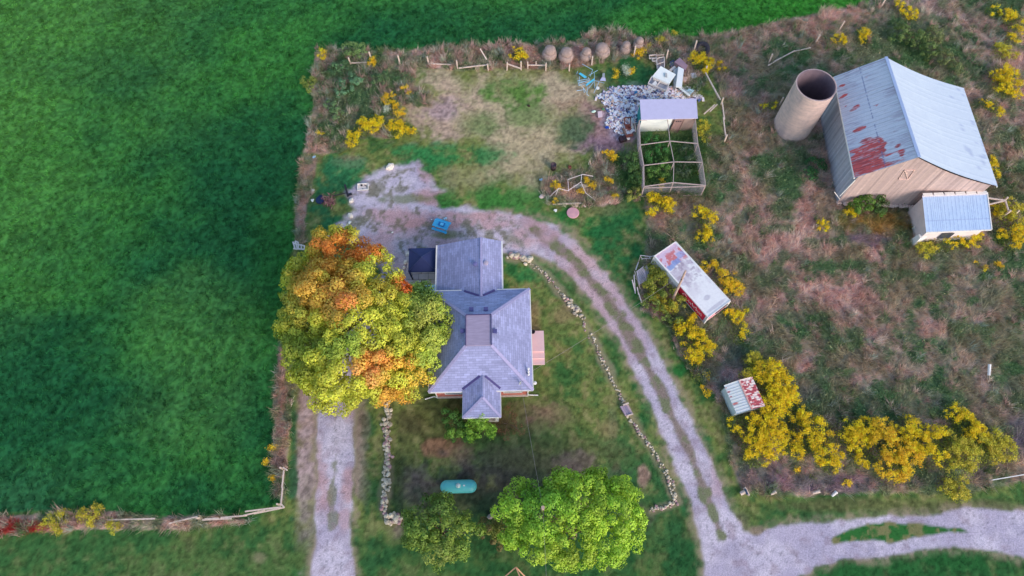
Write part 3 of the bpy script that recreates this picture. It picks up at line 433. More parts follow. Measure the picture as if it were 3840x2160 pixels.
q = P(1996, 1440, 3.1); m = MB(); m.bar((wx1, q[1]-.25, 3.0), (wx1+.55, q[1], 3.25), .05); m.bar((wx1, q[1]+.15, 2.9), (wx1+.55, q[1], 3.25), .05); m.lathe((wx1+.6, q[1]+.03, 3.2), [(.02, 0), (.14, .03), (.16, .1), (.05, .16)], 14); m.obj('wall_bracket', WHITE, house)
m = MB(); dk = [P(1988, 1318, .55), P(2042, 1318, .55), P(2041, 1240, .55)]; xa, xb, ya, yb = wx1, dk[1][0], dk[0][1], dk[2][1]
m.box(((xa+xb)/2, (ya+yb)/2, .275), (xb-xa, yb-ya, .55)); m.box(((xa+xb)/2+.05, ya-.3, .18), (xb-xa-.1, .6, .36)); m.box(((xa+xb)/2+.08, ya-.85, .09), (xb-xa-.16, .52, .18)); m.obj('side_steps', CONC, house)
q = P(1996, 1246, .6); t = MB(); t.lathe((q[0]+.05, q[1], .55), [(.12, 0), (.2, .18), (.21, .2), (.15, .2), (.13, .12), (.02, .12)], 20); tag(t.obj('plant_pot', BLACK), 'round black plant pot on the pink concrete landing under the house eave', 'plant pot')
# ---------------- gazebo and patio ----------------
gp = [P(*p, 2.1) for p in ((1529, 1018), (1632, 1018), (1637, 931), (1538, 930))]; gc = sum(gp)/4; gz = thing('gazebo', 'dark navy gazebo canopy on black legs beside the rear wing of the house', 'gazebo', (gc[0], gc[1], 0)); hw, hh = (gp[1][0]-gp[0][0])/2, (gp[2][1]-gp[1][1])/2
def soft_roof():
    V, Fq_, u, v = grid((-hw, -hh, 0), (hw, -hh, 0), (hw, hh, 0), (-hw, hh, 0), 24, 24); r = np.maximum(abs(V[:, 0])/hw, abs(V[:, 1])/hh); V[:, 2] = 2.1+.62*(1-r)**1.15-.05*np.minimum(abs(V[:, 0])/hw, abs(V[:, 1])/hh)*0
    V[:, 0] += gc[0]; V[:, 1] += gc[1]; return V, Fq_
Vg, Fg = soft_roof(); can = meshobj('canopy', Vg, Fg, NAVY, gz, smooth=False)
m = MB()
for sx, sy in ((-1, -1), (1, -1), (1, 1), (-1, 1)): m.bar((gc[0]+sx*hw*.97, gc[1]+sy*hh*.97, 2.13), (gc[0], gc[1], 2.73), .03)
m.obj('seam', mat('seam_navy', C(60, 72, 115), .7, .1), can)
m = MB(); 
for i in range(4):
    a, b = [(-1, -1), (1, -1), (1, 1), (-1, 1)][i], [(1, -1), (1, 1), (-1, 1), (-1, -1)][i]; m.bar((gc[0]+a[0]*hw, gc[1]+a[1]*hh, 2.02), (gc[0]+b[0]*hw, gc[1]+b[1]*hh, 2.02), .02, .18)
m.obj('valance', NAVY, gz)
for sx, sy in ((-1, -1), (1, -1), (1, 1), (-1, 1)): MB().bar((gc[0]+sx*(hw-.15), gc[1]+sy*(hh-.15), 0), (gc[0]+sx*(hw-.1), gc[1]+sy*(hh-.1), 2.08), .07).obj('leg', BLACK, gz)
pt = thing('patio', 'square pink grey paving slabs laid beside the rear wing under the gazebo', 'patio', (gc[0], gc[1]-1.3, 0)); PAV = [mat('paver_%d' % k, C(*c), .9, .07, 3, .2) for k, c in enumerate(((192, 180, 190), (180, 168, 182), (200, 186, 192)))]
pa, pb = P(1525, 1075), P(1640, 930); k = 0
MB().box(((pa[0]+rwx+.3)/2, (pa[1]+pb[1])/2, .01), (rwx+.3-pa[0], pb[1]-pa[1], .06)).obj('joint_bed', mat('joint_soil', C(84, 80, 92), .9, .1), pt)
y = pa[1]+.05
while y < pb[1]-.5:
    x = pa[0]-.3*random.random()
    while x < rwx+.2:
        w_ = random.choice((.62, .62, .9)); MB().box((x+w_/2, y+.31, .045), (w_-.035, .6-.02, .07), random.uniform(-.015, .015)).obj('paving_slab', random.choice(PAV), pt); x += w_
    y += .62
# ---------------- barn ----------------
BWZ, BEZ = 4.8, 4.4; bn = thing('barn', 'weathered grey timber barn, one roof slope rust stained, the other plain white', 'barn', (37, 39, 0))
WN, WS = P(3128, 287, BWZ), P(3205, 667, BWZ); EN, ES = P(3614, 330, BEZ), P(3742, 699, BEZ)
def ridge(A, B, px):
    best = None
    for z in np.arange(6, 12, .02):
        p = P(*px, z); u = (B-A)[:2]/np.linalg.norm((B-A)[:2]); dd = (p-A)[:2]; pr = abs(u[0]*dd[1]-u[1]*dd[0])
        if best is None or pr < best[0]: best = (pr, z, p)
    return best[2]
RN, RS = ridge(WN, EN, (3322, 214)), ridge(WS, ES, (3446, 590))
# west slope: ribbed metal with rust
V, Fq_, u, v = grid(WS, RS, RN, WN, 60, 250); nrm = np.cross(RS-WS, WN-WS); nrm /= np.linalg.norm(nrm); 
Ls = v*11.5; Us = u*4.9; st = fbm(Us*.45, Ls*2.6, .5, 4, 61); big = fbm(Us, Ls, 2.4, 3, 62); fine = fbm(Us*.4, Ls*3.5, .25, 3, 63); blk = vnoise(Us*1.3, Ls*3.3, 65)
patch = np.zeros(len(u))
for (a, b, ra, rb, s_) in ((.26, .10, .32, .12, 1.15), (.06, .09, .12, .12, 1.0), (.36, .235, .28, .07, 1.2), (.35, .21, .26, .035, .6), (.78, .08, .05, .03, .7), (.75, .15, .05, .03, .5), (.22, .42, .1, .018, .9), (.26, .63, .09, .02, .9), (.1, .67, .06, .02, .8), (.1, .78, .07, .015, .8), (.12, .88, .05, .012, .8), (.62, .58, .05, .012, .6), (.6, .88, .06, .02, .5)):
    patch = np.maximum(patch, s_*ss(1.7, .3, np.sqrt(((u-a)/ra)**2+((v-b)/rb)**2)+(blk-.5)*1.4))
rust = np.clip(ss(.44, .56, patch*.55+st*.42+(fine-.5)*.35+.05*(1-u)), 0, 1)*np.clip(patch*2+ss(.60, .66, st)*.9, 0, 1); streak = ss(.53, .62, fbm(Us*.35, Ls*5, .4, 3, 66))*ss(.35, .6, big)*.6
cc = mixc(np.tile(C(184, 188, 216), (len(u), 1)), C(208, 208, 230), fine); cc = mixc(cc, C(120, 80, 120), streak*.6); cc = mixc(cc, C(206, 72, 70), rust*.95*(1-.5*ss(.55, .62, fbm(Us*.35, Ls*4, .35, 3, 68))*(fine > .35))); cc = mixc(cc, C(120, 48, 66), rust*ss(.5, .65, fine)*.5)
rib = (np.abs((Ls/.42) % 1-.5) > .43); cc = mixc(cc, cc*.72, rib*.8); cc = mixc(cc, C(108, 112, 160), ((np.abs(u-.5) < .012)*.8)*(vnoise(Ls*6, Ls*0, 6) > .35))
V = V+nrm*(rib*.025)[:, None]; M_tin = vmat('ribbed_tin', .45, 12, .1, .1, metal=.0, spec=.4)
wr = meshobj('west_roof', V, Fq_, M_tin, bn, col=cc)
# east slope, gently curved
def mid(a, b, t, dz): q = a*(1-t)+b*t; q[2] += dz; return q
rows = []; nT = 24
for t in np.linspace(0, 1, nT+1): rows.append((mid(RS, ES, t, -.34*math.sin(math.pi*t)), mid(RN, EN, t, -.34*math.sin(math.pi*t))))
V = []; nn = 120
for a, b in rows:
    for k in range(nn+1): V.append(a*(1-k/nn)+b*k/nn)
V = np.array(V); i = (np.arange(nT)[:, None]*(nn+1)+np.arange(nn)[None, :]).ravel(); Fq_ = np.stack([i+1, i, i+nn+1, i+nn+2], 1)
uu = np.repeat(np.linspace(0, 1, nT+1), nn+1); vv = np.tile(np.linspace(0, 1, nn+1), nT+1); f2 = fbm(uu*20, vv*11.5, .8, 4, 70)
cc = mixc(np.tile(C(178, 192, 220), (len(uu), 1)), C(190, 204, 228), f2); cc = mixc(cc, C(146, 160, 200), ss(.62, .72, f2)*ss(.6, .8, uu)*.7)
V[:, 2] += .02*(np.abs((vv*11.5/.6) % 1-.5) > .44); er = meshobj('east_roof', V, Fq_, vmat('white_tin', .5, 5, .04, .05, spec=.35), bn, col=cc)
up = Vector((0, 0, .05)); m = MB(); m.bar(Vector(RS)+up, Vector(RN)+up, .28, .05); m.obj('ridge_cap', mat('ridge_tin', C(150, 170, 215), .5, .06), bn)
MB().bar(Vector(WS)-up*1.6, Vector(WN)-up*1.6, .12, .14).obj('gutter', WHITE, bn); MB().bar(Vector(ES)-up*2.6, Vector(EN)-up*2.6, .08, .1).obj('gutter', WHITE, bn)
# walls
inx = lambda A, B, d_: A+(B-A)/np.linalg.norm((B-A)[:2])*d_
def boards(name, base0, base1, top, seed, cA, cB, mt):
    """vertical boards between two ground points; top(t) gives height"""
    L_ = np.linalg.norm((base1-base0)[:2]); r = np.random.default_rng(seed); m = MB(); x = 0; nrm_ = np.array([(base1-base0)[1], -(base1-base0)[0], 0])/L_
    while x < L_:
        w_ = r.uniform(.14, .24); xe = min(x+w_, L_); t0, t1 = x/L_, xe/L_; off = nrm_*r.uniform(0, .012); a = base0*(1-t0)+base1*t0+off; b = base0*(1-t1)+base1*t1+off; gap = .004
        cut = r.random() < .5; zc = r.uniform(1.2, 3.5); k1 = r.uniform(.84, 1.12); k2 = k1*r.uniform(.88, 1.1); h0, h1 = top(t0), top(t1); rr_ = r.random(); c1 = cA*(1-rr_)+cB*rr_
        dlt = (b-a)/np.linalg.norm(b-a)*gap; A0, B0 = a+dlt, b-dlt
        for z0, z1_, z2_, kk in (((-.1, zc, zc, k1), (zc+.01, h0, h1, k2)) if cut else ((-.1, h0, h1, k1),)):
            fr = [(A0[0], A0[1], z0), (B0[0], B0[1], z0), (B0[0], B0[1], z2_), (A0[0], A0[1], z1_)]; bk = [(p[0]-nrm_[0]*.06, p[1]-nrm_[1]*.06, p[2]) for p in fr]
            m.add(fr+bk, [(0, 1, 2, 3), (7, 6, 5, 4), (0, 4, 5, 1), (1, 5, 6, 2), (2, 6, 7, 3), (3, 7, 4, 0)], 0, np.clip(c1*kk, .01, .9))
        x = xe
    return m.obj(name, mt, bn, usecol=True)
M_board = vmat('barn_boards', .9, 3, .1, .3)
def G0(p): return np.array([p[0], p[1], 0.])
ins = .35; gS0 = G0(inx(WS, ES, ins)+(WN-WS)/11.6*.15); gS1 = G0(inx(ES, WS, ins+.2)+(WN-WS)/11.6*.15); gN0 = G0(inx(WN, EN, ins)-(WN-WS)/11.6*.15); gN1 = G0(inx(EN, WN, ins+.2)-(WN-WS)/11.6*.15)
LW = np.linalg.norm((gS1-gS0)[:2]); tr = np.dot((RS-gS0)[:2], (gS1-gS0)[:2])/LW**2
def topS(t):
    if t < tr: q = t/tr; return BWZ+.1+(RS[2]-BWZ-.35)*q
    q = (t-tr)/(1-tr); return RS[2]-.25+(BEZ-.1-RS[2]+.2)*q-.36*math.sin(math.pi*q)
boards('south_gable_wall', gS0, gS1, topS, 3, C(166, 148, 154), C(188, 168, 172), M_board)
boards('north_gable_wall', gN1, gN0, lambda t: topS(1-t)-.45, 4, C(150, 140, 150), C(175, 160, 165), M_board)
boards('west_wall', gN0, gS0, lambda t: BWZ+.1, 5, C(152, 156, 178), C(174, 176, 196), M_board)
boards('east_wall', gS1, gN1, lambda t: BEZ-.1, 6, C(150, 140, 150), C(175, 160, 165), M_board)
m = MB(); core = [gS0, gS1, gN1, gN0]; m.hull([(p[0]*.985+37*.015, p[1]*.985+39*.015, 4.2) for p in core], [(p[0]*.985+37*.015, p[1]*.985+39*.015, 0) for p in core]); m.obj('inner_lining', mat('dark_inside', C(60, 52, 60), .9, .1), bn)
uS = (gS1-gS0)/LW; nSx = np.array([uS[1], -uS[0], 0]); m = MB()
def onS(px, py, off=.06): q = PL(px, py, gS0, nSx); return Vector(q+nSx*off)
a, b, c_, d_ = onS(3393, 636), onS(3431, 635), onS(3370, 670), onS(3405, 671); m.bar(a, b, .12, .05); m.bar(c_, d_, .14, .05); m.bar(a, d_, .07, .05); m.bar(a, c_, .05, .04); m.bar(b, d_, .05, .04); m.obj('loft_door', mat('pale_boards', C(214, 188, 188), .85, .1), bn)
MB().bar(onS(3206, 674), onS(3149, 733), .07, .07).obj('downspout', WHITE, bn); m = MB(); m.tube([onS(3127, 720)+Vector((0, 0, .1)), onS(3149, 745)], .03, 6); m.obj('downspout', WHITE, bn)
m = MB(); 
for k in range(46):
    t = k/46; q = gS0*(1-t)+gS1*t; 
    if .12 < t < .3 or random.random() < .1: continue
    MB().rock((q[0]+nSx[0]*.12, q[1]+nSx[1]*.12, .2), random.uniform(.16, .3), C(205, 185, 185, random.uniform(.7, 1.1))).obj('footing_stone', STONE, bn, usecol=True)
# silo
sp = P(2973, 475); sc = sp.copy(); SHH = 6.5; best = P(3059, 317, SHH); sc[:2] = (best[:2]*.6+sp[:2]*.4); SR = 1.93
m = MB(); N_ = 64; V = []; Fz = []
def ringz(r, zs):
    return [(sc[0]+r*math.cos(2*math.pi*i/N_), sc[1]+r*math.sin(2*math.pi*i/N_), z) for z in zs for i in range(N_)]
zs = np.concatenate([[-.1], np.linspace(.0, SHH, 60)]); V = ringz(SR, zs)+ringz(SR-.14, [SHH, 4, 2, .3]); Fz = []
nz = len(zs); allr = nz+4
for k in range(allr-1):
    for i_ in range(N_): Fz.append((k*N_+i_, k*N_+(i_+1) % N_, (k+1)*N_+(i_+1) % N_, (k+1)*N_+i_))
Fz.append(tuple(range((allr-1)*N_, allr*N_))); V = np.array(V); an = np.arctan2(V[:, 1]-sc[1], V[:, 0]-sc[0]); outm = np.arange(len(V)) < nz*N_
hoop = fbm(an*1.2, V[:, 2]*4, .5, 4, 80); band = (np.abs((V[:, 2]/.38) % 1-.5) > .40)
cc = mixc(np.tile(C(184, 164, 168), (len(V), 1)), C(208, 184, 182), hoop); cc = mixc(cc, cc*.86, band*outm*.6); cc = mixc(cc, C(150, 138, 150), ss(.5, .7, fbm(an*2, V[:, 2]*.5, 1, 4, 82))*.5)
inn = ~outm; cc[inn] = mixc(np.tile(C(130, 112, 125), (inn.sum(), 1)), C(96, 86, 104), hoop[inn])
sl_ = tag(meshobj('silo', V, Fz, vmat('silo_concrete', .9, 3, .12, .25), col=cc), 'round roofless pinkish concrete silo at the corner of the barn', 'silo')
# annex
ax = [P(*p, 2.9) for p in ((3473+3, 867), (3718, 861), (3702, 722), (3460, 731))]; AXZ = [2.45, 2.45, 3.1, 3.1]
ax = [P(3473, 871, 2.45), P(3719, 861, 2.45), P(3702, 722, 3.1), P(3458, 731, 3.1)]
an_ = thing('milk_house', 'small white walled shed with a pale blue metal lean-to roof against the barn gable', 'shed', ((ax[0][0]+ax[2][0])/2, (ax[0][1]+ax[2][1])/2, 0))
V, Fq_, u, v = grid(ax[0], ax[1], ax[2], ax[3], 120, 40); nz_ = fbm(u*9, v*5, .6, 4, 90); dash = (np.abs((u*34) % 1-.5) > .42)*(vnoise(u*34, v*30, 91) > .4)
cc = mixc(np.tile(C(158, 184, 228), (len(u), 1)), C(172, 196, 236), nz_); cc = mixc(cc, C(120, 140, 200), dash*.55); cc = mixc(cc, C(210, 205, 225), (v > .94)*.9); cc = mixc(cc, C(130, 150, 205), ((np.abs(v-.3) < .012)*.5))
V[:, 2] += .02*(np.abs((u*34) % 1-.5) > .4)
arf = meshobj('roof', V, Fq_, vmat('blue_tin', .5, 6, .04, .05), an_, col=cc)
m = MB(); m.bar(Vector(ax[0])-up, Vector(ax[1])-up, .09, .12); m.bar(Vector(ax[1]), Vector(ax[2]), .09, .09); 
for k in range(6): a, b = ax[3]+(ax[2]-ax[3])*(k/6+.01), ax[3]+(ax[2]-ax[3])*((k+1)/6-.01); m.bar(Vector(a)+up, Vector(b)+up, .32, .04)
m.obj('trim', WHITE, arf)
iw = [ax[0]+(ax[2]-ax[0])*.05, ax[1]+(ax[3]-ax[1])*.07, ax[2]+(ax[0]-ax[2])*.04, ax[3]+(ax[1]-ax[3])*.03]; m = MB(); hts = [2.42, 2.42, 3.0, 3.0]
m.hull([(p[0], p[1], h-.06) for p, h in zip(iw, hts)], [(p[0], p[1], 0) for p in iw]); m.obj('wall', mat('stained_white_wall', C(208, 200, 212), .8, .1, 1.5, .15), an_)
m = MB(); q = P(3490, 886); m.hull([(ax[0][0]+.1, ax[0][1]+.0, 1.2), (iw[0][0]+.5, iw[0][1]-.02, 1.2), (iw[0][0]+.5, iw[0][1]+.3, 1.2), (ax[0][0]+.1, iw[0][1]+.3, 1.2)], [(ax[0][0]-.1, ax[0][1]-.25, 0), (iw[0][0]+.5, iw[0][1]-.1, 0), (iw[0][0]+.5, iw[0][1]+.3, 0), (ax[0][0]-.1, iw[0][1]+.3, 0)]); m.obj('buttress', WHITE, an_)
m = MB(); q = P(3560, 905, 1.2); m.box((iw[0][0]+2.2, iw[0][1]-.02, 1.3), (1.1, .06, 1.0)); m.obj('window', GLASS, an_)
def slab(name, pts, z, th, mt, label, cat, group=None, tilt=None, parent=None):
    top = [P(a, b, (z if not tilt else tilt[i])) for i, (a, b) in enumerate(pts)]; bot = [(p[0], p[1], p[2]-th) for p in top]
    if np.cross((top[1]-top[0])[:2], (top[2]-top[1])[:2]) < 0: top = top[::-1]; bot = bot[::-1]
    o = MB().hull(top, bot).obj(name, mt, parent)
    if parent is None: tag(o, label, cat, group)
    return o
slab('stone_slab', [(3418, 770), (3436, 768), (3450, 800), (3438, 830), (3424, 800)], .7, .6, OFFW, 'tall grey broken stone slab leaning by the left wall of the blue roofed shed', 'slab')
slab('white_board', [(3448, 828), (3456, 836), (3437, 858), (3425, 852), (3430, 842)], .5, .3, WHITE, 'small white board lying below the broken stone slab by the blue roofed shed', 'board')
q = [P(3702, 742, 1.3), P(3770, 752, 1.3), P(3777, 742, 1.4), P(3783, 795, 1.2), P(3703, 768, 1.2), P(3724, 740, 1.2)]
fg = thing('gate_frame', 'bleached pole gate frame sticking out from the right side of the blue roofed shed', 'gate', A3(q[1], 0))
for a, b in ((q[0], q[1]), (q[4], q[1]), (q[1], q[3])): MB().bar(a, b, .12).obj('rail', RAIL, fg)
for a in (q[2], q[3]): MB().bar(A3(a, 0), A3(a, 1.5), .14).obj('post', RAIL, fg)
q = P(3790, 820); fp = thing('broken_post', 'short broken grey post among the yellow flowers right of the blue roofed shed', 'post', A3(q, 0)); MB().bar(A3(q, 0), (q[0]+.2, q[1]+.3, 1.1), .12).obj('post', RAIL, fp)
# ---------------- plants ----------------
M_leaf = vmat('leaf', .6, 2.5, .15, 0, .16, spec=.3)
def leafmesh(name, cen, nrm, size, col, parent, r, aspect=.75):
    n = len(cen); nrm = nrm/np.linalg.norm(nrm, axis=1, keepdims=True); a = np.cross(nrm, r.normal(size=(n, 3))); a /= np.linalg.norm(a, axis=1, keepdims=True)+1e-9; b = np.cross(nrm, a)
    s = size[:, None]; q = np.stack([cen-a*s, cen+b*s*aspect, cen+a*s, cen-b*s*aspect], 1).reshape(-1, 3)
    return meshobj(name, q, np.arange(4*n).reshape(-1, 4), M_leaf, parent, col=np.repeat(np.clip(col, .004, .9), 4, 0))
def sph(r, n): v = r.normal(size=(n, 3)); return v/np.linalg.norm(v, axis=1, keepdims=True)
def tree(name, label, cat, base, lobes, colf, seed, dens=1.5, pr=.5, nl=110, ls=.085, trunk=.22, group=None, fill=1.3):
    r = np.random.default_rng(seed); bx = P(*base); t = thing(name, label, cat, (bx[0], bx[1], 0), group)
    L_ = [(P(a, b, z), rr) for a, b, z, rr in lobes]; PC = []; PN = []
    for c, rr in L_:
        n = int(4*math.pi*rr*rr*dens); dv = sph(r, n); dv[:, 2] = np.abs(dv[:, 2])-.35*(r.random(n) < .4); dv /= np.linalg.norm(dv, axis=1, keepdims=True)
        p = c+dv*rr*r.uniform(.7, 1.14, (n, 1))*np.array([1, 1, .85]); ok = np.ones(n, bool)
        for c2, r2 in L_:
            if c2 is not c: ok &= np.linalg.norm((p-c2)/np.array([1, 1, .85]), axis=1) > r2*.8
        PC.append(p[ok]); PN.append(dv[ok])
    PC = np.concatenate(PC); PN = np.concatenate(PN); n = len(PC); R_ = pr*r.uniform(.6, 1.35, n); ppx, ppy = toPix(PC[:, 0], PC[:, 1], PC[:, 2]); pc = colf(ppx, ppy, PC, r)*1.2*(1+(r.random((n, 1))-.5)*.55)
    k = (nl*(R_/pr)**2).astype(int)+8; idx = np.repeat(np.arange(n), k); m_ = len(idx); dv = sph(r, m_); dv = dv+PN[idx]*.35; dv /= np.linalg.norm(dv, axis=1, keepdims=True)
    lump = 1+.2*np.sin(dv[:, 0]*5+idx)*np.sin(dv[:, 1]*5+idx*2)
    p = PC[idx]+dv*(R_[idx]*r.uniform(.72, 1.03, m_)*lump)[:, None]*np.array([1, 1, .8]); nr = dv*1.1+PN[idx]*.25+r.normal(size=(m_, 3))*.28; c = pc[idx]*(1+(r.random((m_, 1))-.5)*.4)*(1+(r.random((m_, 3))-.5)*.12)
    nf = int(fill*sum(4*rr**2*12 for _, rr in L_)); ii = r.integers(0, len(L_), nf); cs = np.array([c_ for c_, _ in L_])[ii]; rs = np.array([q for _, q in L_])[ii]; pf = cs+sph(r, nf)*(rs*r.uniform(.35, .8, nf))[:, None]; fx, fy = toPix(pf[:, 0], pf[:, 1], pf[:, 2])
    cf = colf(fx, fy, pf, r)*1.15
    leafmesh('crown', np.concatenate([p, pf]), np.concatenate([nr, r.normal(size=(nf, 3))+np.array([0, 0, .8])]), np.concatenate([ls*r.uniform(.6, 1.3, m_), ls*r.uniform(1.2, 2.0, nf)]), np.concatenate([c, cf]), t, r)
    m = MB(); top = np.mean([c for c, _ in L_], 0); pts = [(bx[0], bx[1], -.1), (bx[0]+.05, bx[1], .6), (bx[0]*.8+top[0]*.2, bx[1]*.8+top[1]*.2, top[2]*.5)]
    m.tube(pts, trunk, 9, r2=trunk*.75)
    for c, rr in L_:
        mdp = (np.array(pts[2])*.5+c*.5)+np.array([0, 0, .2]); m.tube([pts[2], mdp, c+np.array([0, 0, rr*.3])], trunk*.45, 6, r2=.03)
    m.obj('trunk', BARK, t, smooth=True); return t
def spots(base, lst, nz=.0):
    def f(px, py, Pc, r):
        c = np.tile(C(*base), (len(px), 1)); q0 = fbm(Pc[:, 0], Pc[:, 1], 2.2, 3, 33)
        for x, y, rx, ry, cl, s in lst:
            q = ((px-x)/rx)**2+((py-y)/ry)**2; c = mixc(c, C(*cl), ss(1.5, .4, q+(q0-.5)*1.6+(r.random(len(px))-.5)*1.3)*s)
        return c
    return f
tree('maple_tree', 'huge yellow green maple turning orange, left of the house', 'tree', (1290, 1290), [(1265, 965, 5.0, 2.4), (1165, 1045, 4.5, 2.0), (1380, 1050, 5.5, 2.4), (1250, 1120, 6.5, 3.0), (1145, 1210, 4.5, 2.1), (1440, 1150, 6, 2.2), (1330, 1230, 6.8, 3.0), (1180, 1330, 4.5, 2.1), (1465, 1095, 5, 1.5), (1290, 1370, 5.5, 3.0), (1440, 1290, 6, 2.8), (1430, 1420, 4.5, 2.1), (1260, 1450, 4, 2.0), (1540, 1400, 4.2, 1.7), (1130, 1130, 4, 1.5), (1190, 1400, 3.6, 1.6)],
 spots((170, 176, 64), [(1200, 1080, 150, 130, (206, 152, 74), .7), (1290, 930, 130, 50, (218, 126, 62), .85), (1260, 1000, 70, 40, (196, 140, 60), .6), (1510, 1060, 24, 50, (226, 104, 52), .9), (1260, 1050, 30, 26, (220, 128, 82), .8), (1410, 1340, 70, 40, (228, 146, 76), .95), (1380, 1400, 60, 34, (232, 148, 88), .95), (1490, 1350, 40, 26, (222, 150, 64), .8), (1300, 1140, 40, 20, (226, 140, 80), .9), (1250, 1110, 30, 24, (222, 146, 70), .8), (1470, 1470, 50, 30, (206, 140, 60), .7), (1560, 1420, 50, 50, (190, 150, 60), .7), (1120, 1300, 70, 120, (122, 142, 56), .6), (1280, 1300, 90, 40, (100, 134, 56), .7), (1090, 1150, 50, 80, (138, 150, 62), .7), (1440, 1080, 40, 40, (196, 166, 70), .5)]), 21, .95, .62, 210, .085, .34)
tree('green_maple', 'dark green maple crowding the left roof edge of the house', 'tree', (1545, 1240), [(1560, 1175, 5, 2.0), (1590, 1265, 5, 1.8), (1530, 1270, 5.5, 2.0), (1585, 1110, 4.2, 1.3), (1615, 1200, 5, 1.6), (1560, 1340, 4.6, 1.7)],
 spots((146, 164, 68), [(1590, 1180, 60, 50, (168, 172, 84), .7), (1560, 1100, 60, 40, (72, 112, 62), .8), (1600, 1260, 50, 50, (160, 168, 78), .5), (1500, 1200, 40, 40, (96, 130, 60), .5)]), 22, 1.0, .52, 170, .08, .22)
tree('broadleaf_tree', 'bright lime green tree with a utility pole through it, by the bottom of the lawn', 'tree', (2150, 2010), [(1960, 1905, 4, 1.7), (2060, 1930, 4.5, 2.3), (2180, 1890, 4.8, 2.2), (2290, 1920, 4.5, 2.2), (2345, 1975, 3.8, 1.6), (2150, 1990, 4.4, 2.3), (2260, 2000, 4.0, 2.1), (2030, 2010, 3.7, 1.9), (2110, 1835, 3.8, 1.3), (2230, 1830, 3.8, 1.3), (1940, 1985, 3, 1.3), (2110, 2050, 3.2, 1.4), (2320, 1850, 3.6, 1.2)],
 spots((142, 176, 60), [(2020, 1880, 80, 60, (96, 150, 52), .7), (2230, 1960, 120, 80, (152, 182, 56), .6), (2100, 2080, 120, 40, (150, 170, 62), .6)]), 23, 1.15, .48, 160, .075, .25)
tree('shade_tree', 'dull dark green tree just below the turquoise gas tank', 'tree', (1660, 2000), [(1580, 1925, 3.1, 1.2), (1655, 1910, 3.2, 1.1), (1590, 1985, 3.0, 1.4), (1680, 1985, 3.4, 1.4), (1745, 2000, 2.8, 1.1), (1650, 2055, 2.6, 1.2), (1560, 2035, 2.2, .9), (1710, 2050, 2.3, .9), (1648, 1880, 2.2, .5)],
 spots((100, 126, 54), [(1700, 1990, 80, 50, (134, 156, 64), .6), (1600, 1900, 60, 40, (62, 92, 46), .7), (1660, 2090, 60, 40, (136, 146, 78), .6)]), 24, 1.1, .44, 130, .072, .2)
tree('bush', 'low brownish green bush right of the dull dark green tree', 'bush', (1840, 2000), [(1830, 1985, 1.0, .8), (1875, 1965, .8, .7), (1860, 2020, .7, .7)], spots((96, 88, 56), [(1860, 1990, 30, 30, (112, 128, 54), .7)]), 25, 2, .25, 60, .06, .06)
tree('bush', 'bright green leafy bush growing up over the front porch roof edge', 'bush', (1790, 1600), [(1795, 1575, 2.6, .75), (1780, 1605, 1.8, .8), (1825, 1610, 1.2, .7), (1760, 1620, 1.2, .7)], spots((132, 172, 66), []), 26, 3.2, .26, 70, .06, .06)
tree('bush', 'darker green bush left of the front porch, beside the brick wall', 'bush', (1715, 1590), [(1700, 1575, 1.2, .75), (1710, 1610, 1.1, .8), (1685, 1550, 1, .6), (1740, 1620, 1.1, .7)], spots((76, 116, 54), [(1710, 1625, 40, 20, (112, 148, 58), .7)]), 27, 3, .26, 70, .06, .06)
tree('bush', 'reddish brown bare looking bush right of the front porch', 'bush', (1900, 1590), [(1890, 1590, .6, .55), (1915, 1545, .6, .5), (1925, 1600, .5, .6), (1895, 1625, .4, .5), (1945, 1610, .35, .5)], spots((128, 88, 68), [(1890, 1570, 30, 30, (80, 84, 52), .6)]), 28, 2.4, .2, 30, .035, .03, fill=.4)
tree('bush', 'plain green bush against the barn gable wall, left of its shed', 'bush', (3260, 790), [(3235, 770, .9, 1.0), (3270, 755, 1.2, 1.1), (3300, 775, .8, .8)], spots((84, 118, 46), [(3310, 770, 30, 40, (56, 82, 46), .8)]), 29, 2.2, .3, 70, .065, .06)
tree('bush', 'yellow green leafy bush between the slatted panels and the trailer box', 'bush', (2475, 1040), [(2450, 1010, .7, .7), (2470, 1050, .9, .8), (2440, 1075, .7, .7), (2500, 1090, .8, .8), (2540, 1130, .7, .7)], spots((132, 138, 54), [(2470, 1090, 40, 30, (86, 112, 52), .6)]), 30, 2.2, .28, 60, .06, .05)
tree('bush', 'pale feathery green bush behind the upper left fence rails', 'bush', (1330, 200), [(1320, 185, .8, .9), (1345, 190, .9, .8)], spots((96, 124, 76), []), 31, 2, .26, 50, .05, .05)
tree('bush', 'light green spiky bush outside the upper left corner of the yard', 'bush', (1160, 320), [(1155, 305, .6, .7), (1160, 325, .5, .6)], spots((112, 128, 60), []), 32, 2.4, .24, 50, .05, .05)
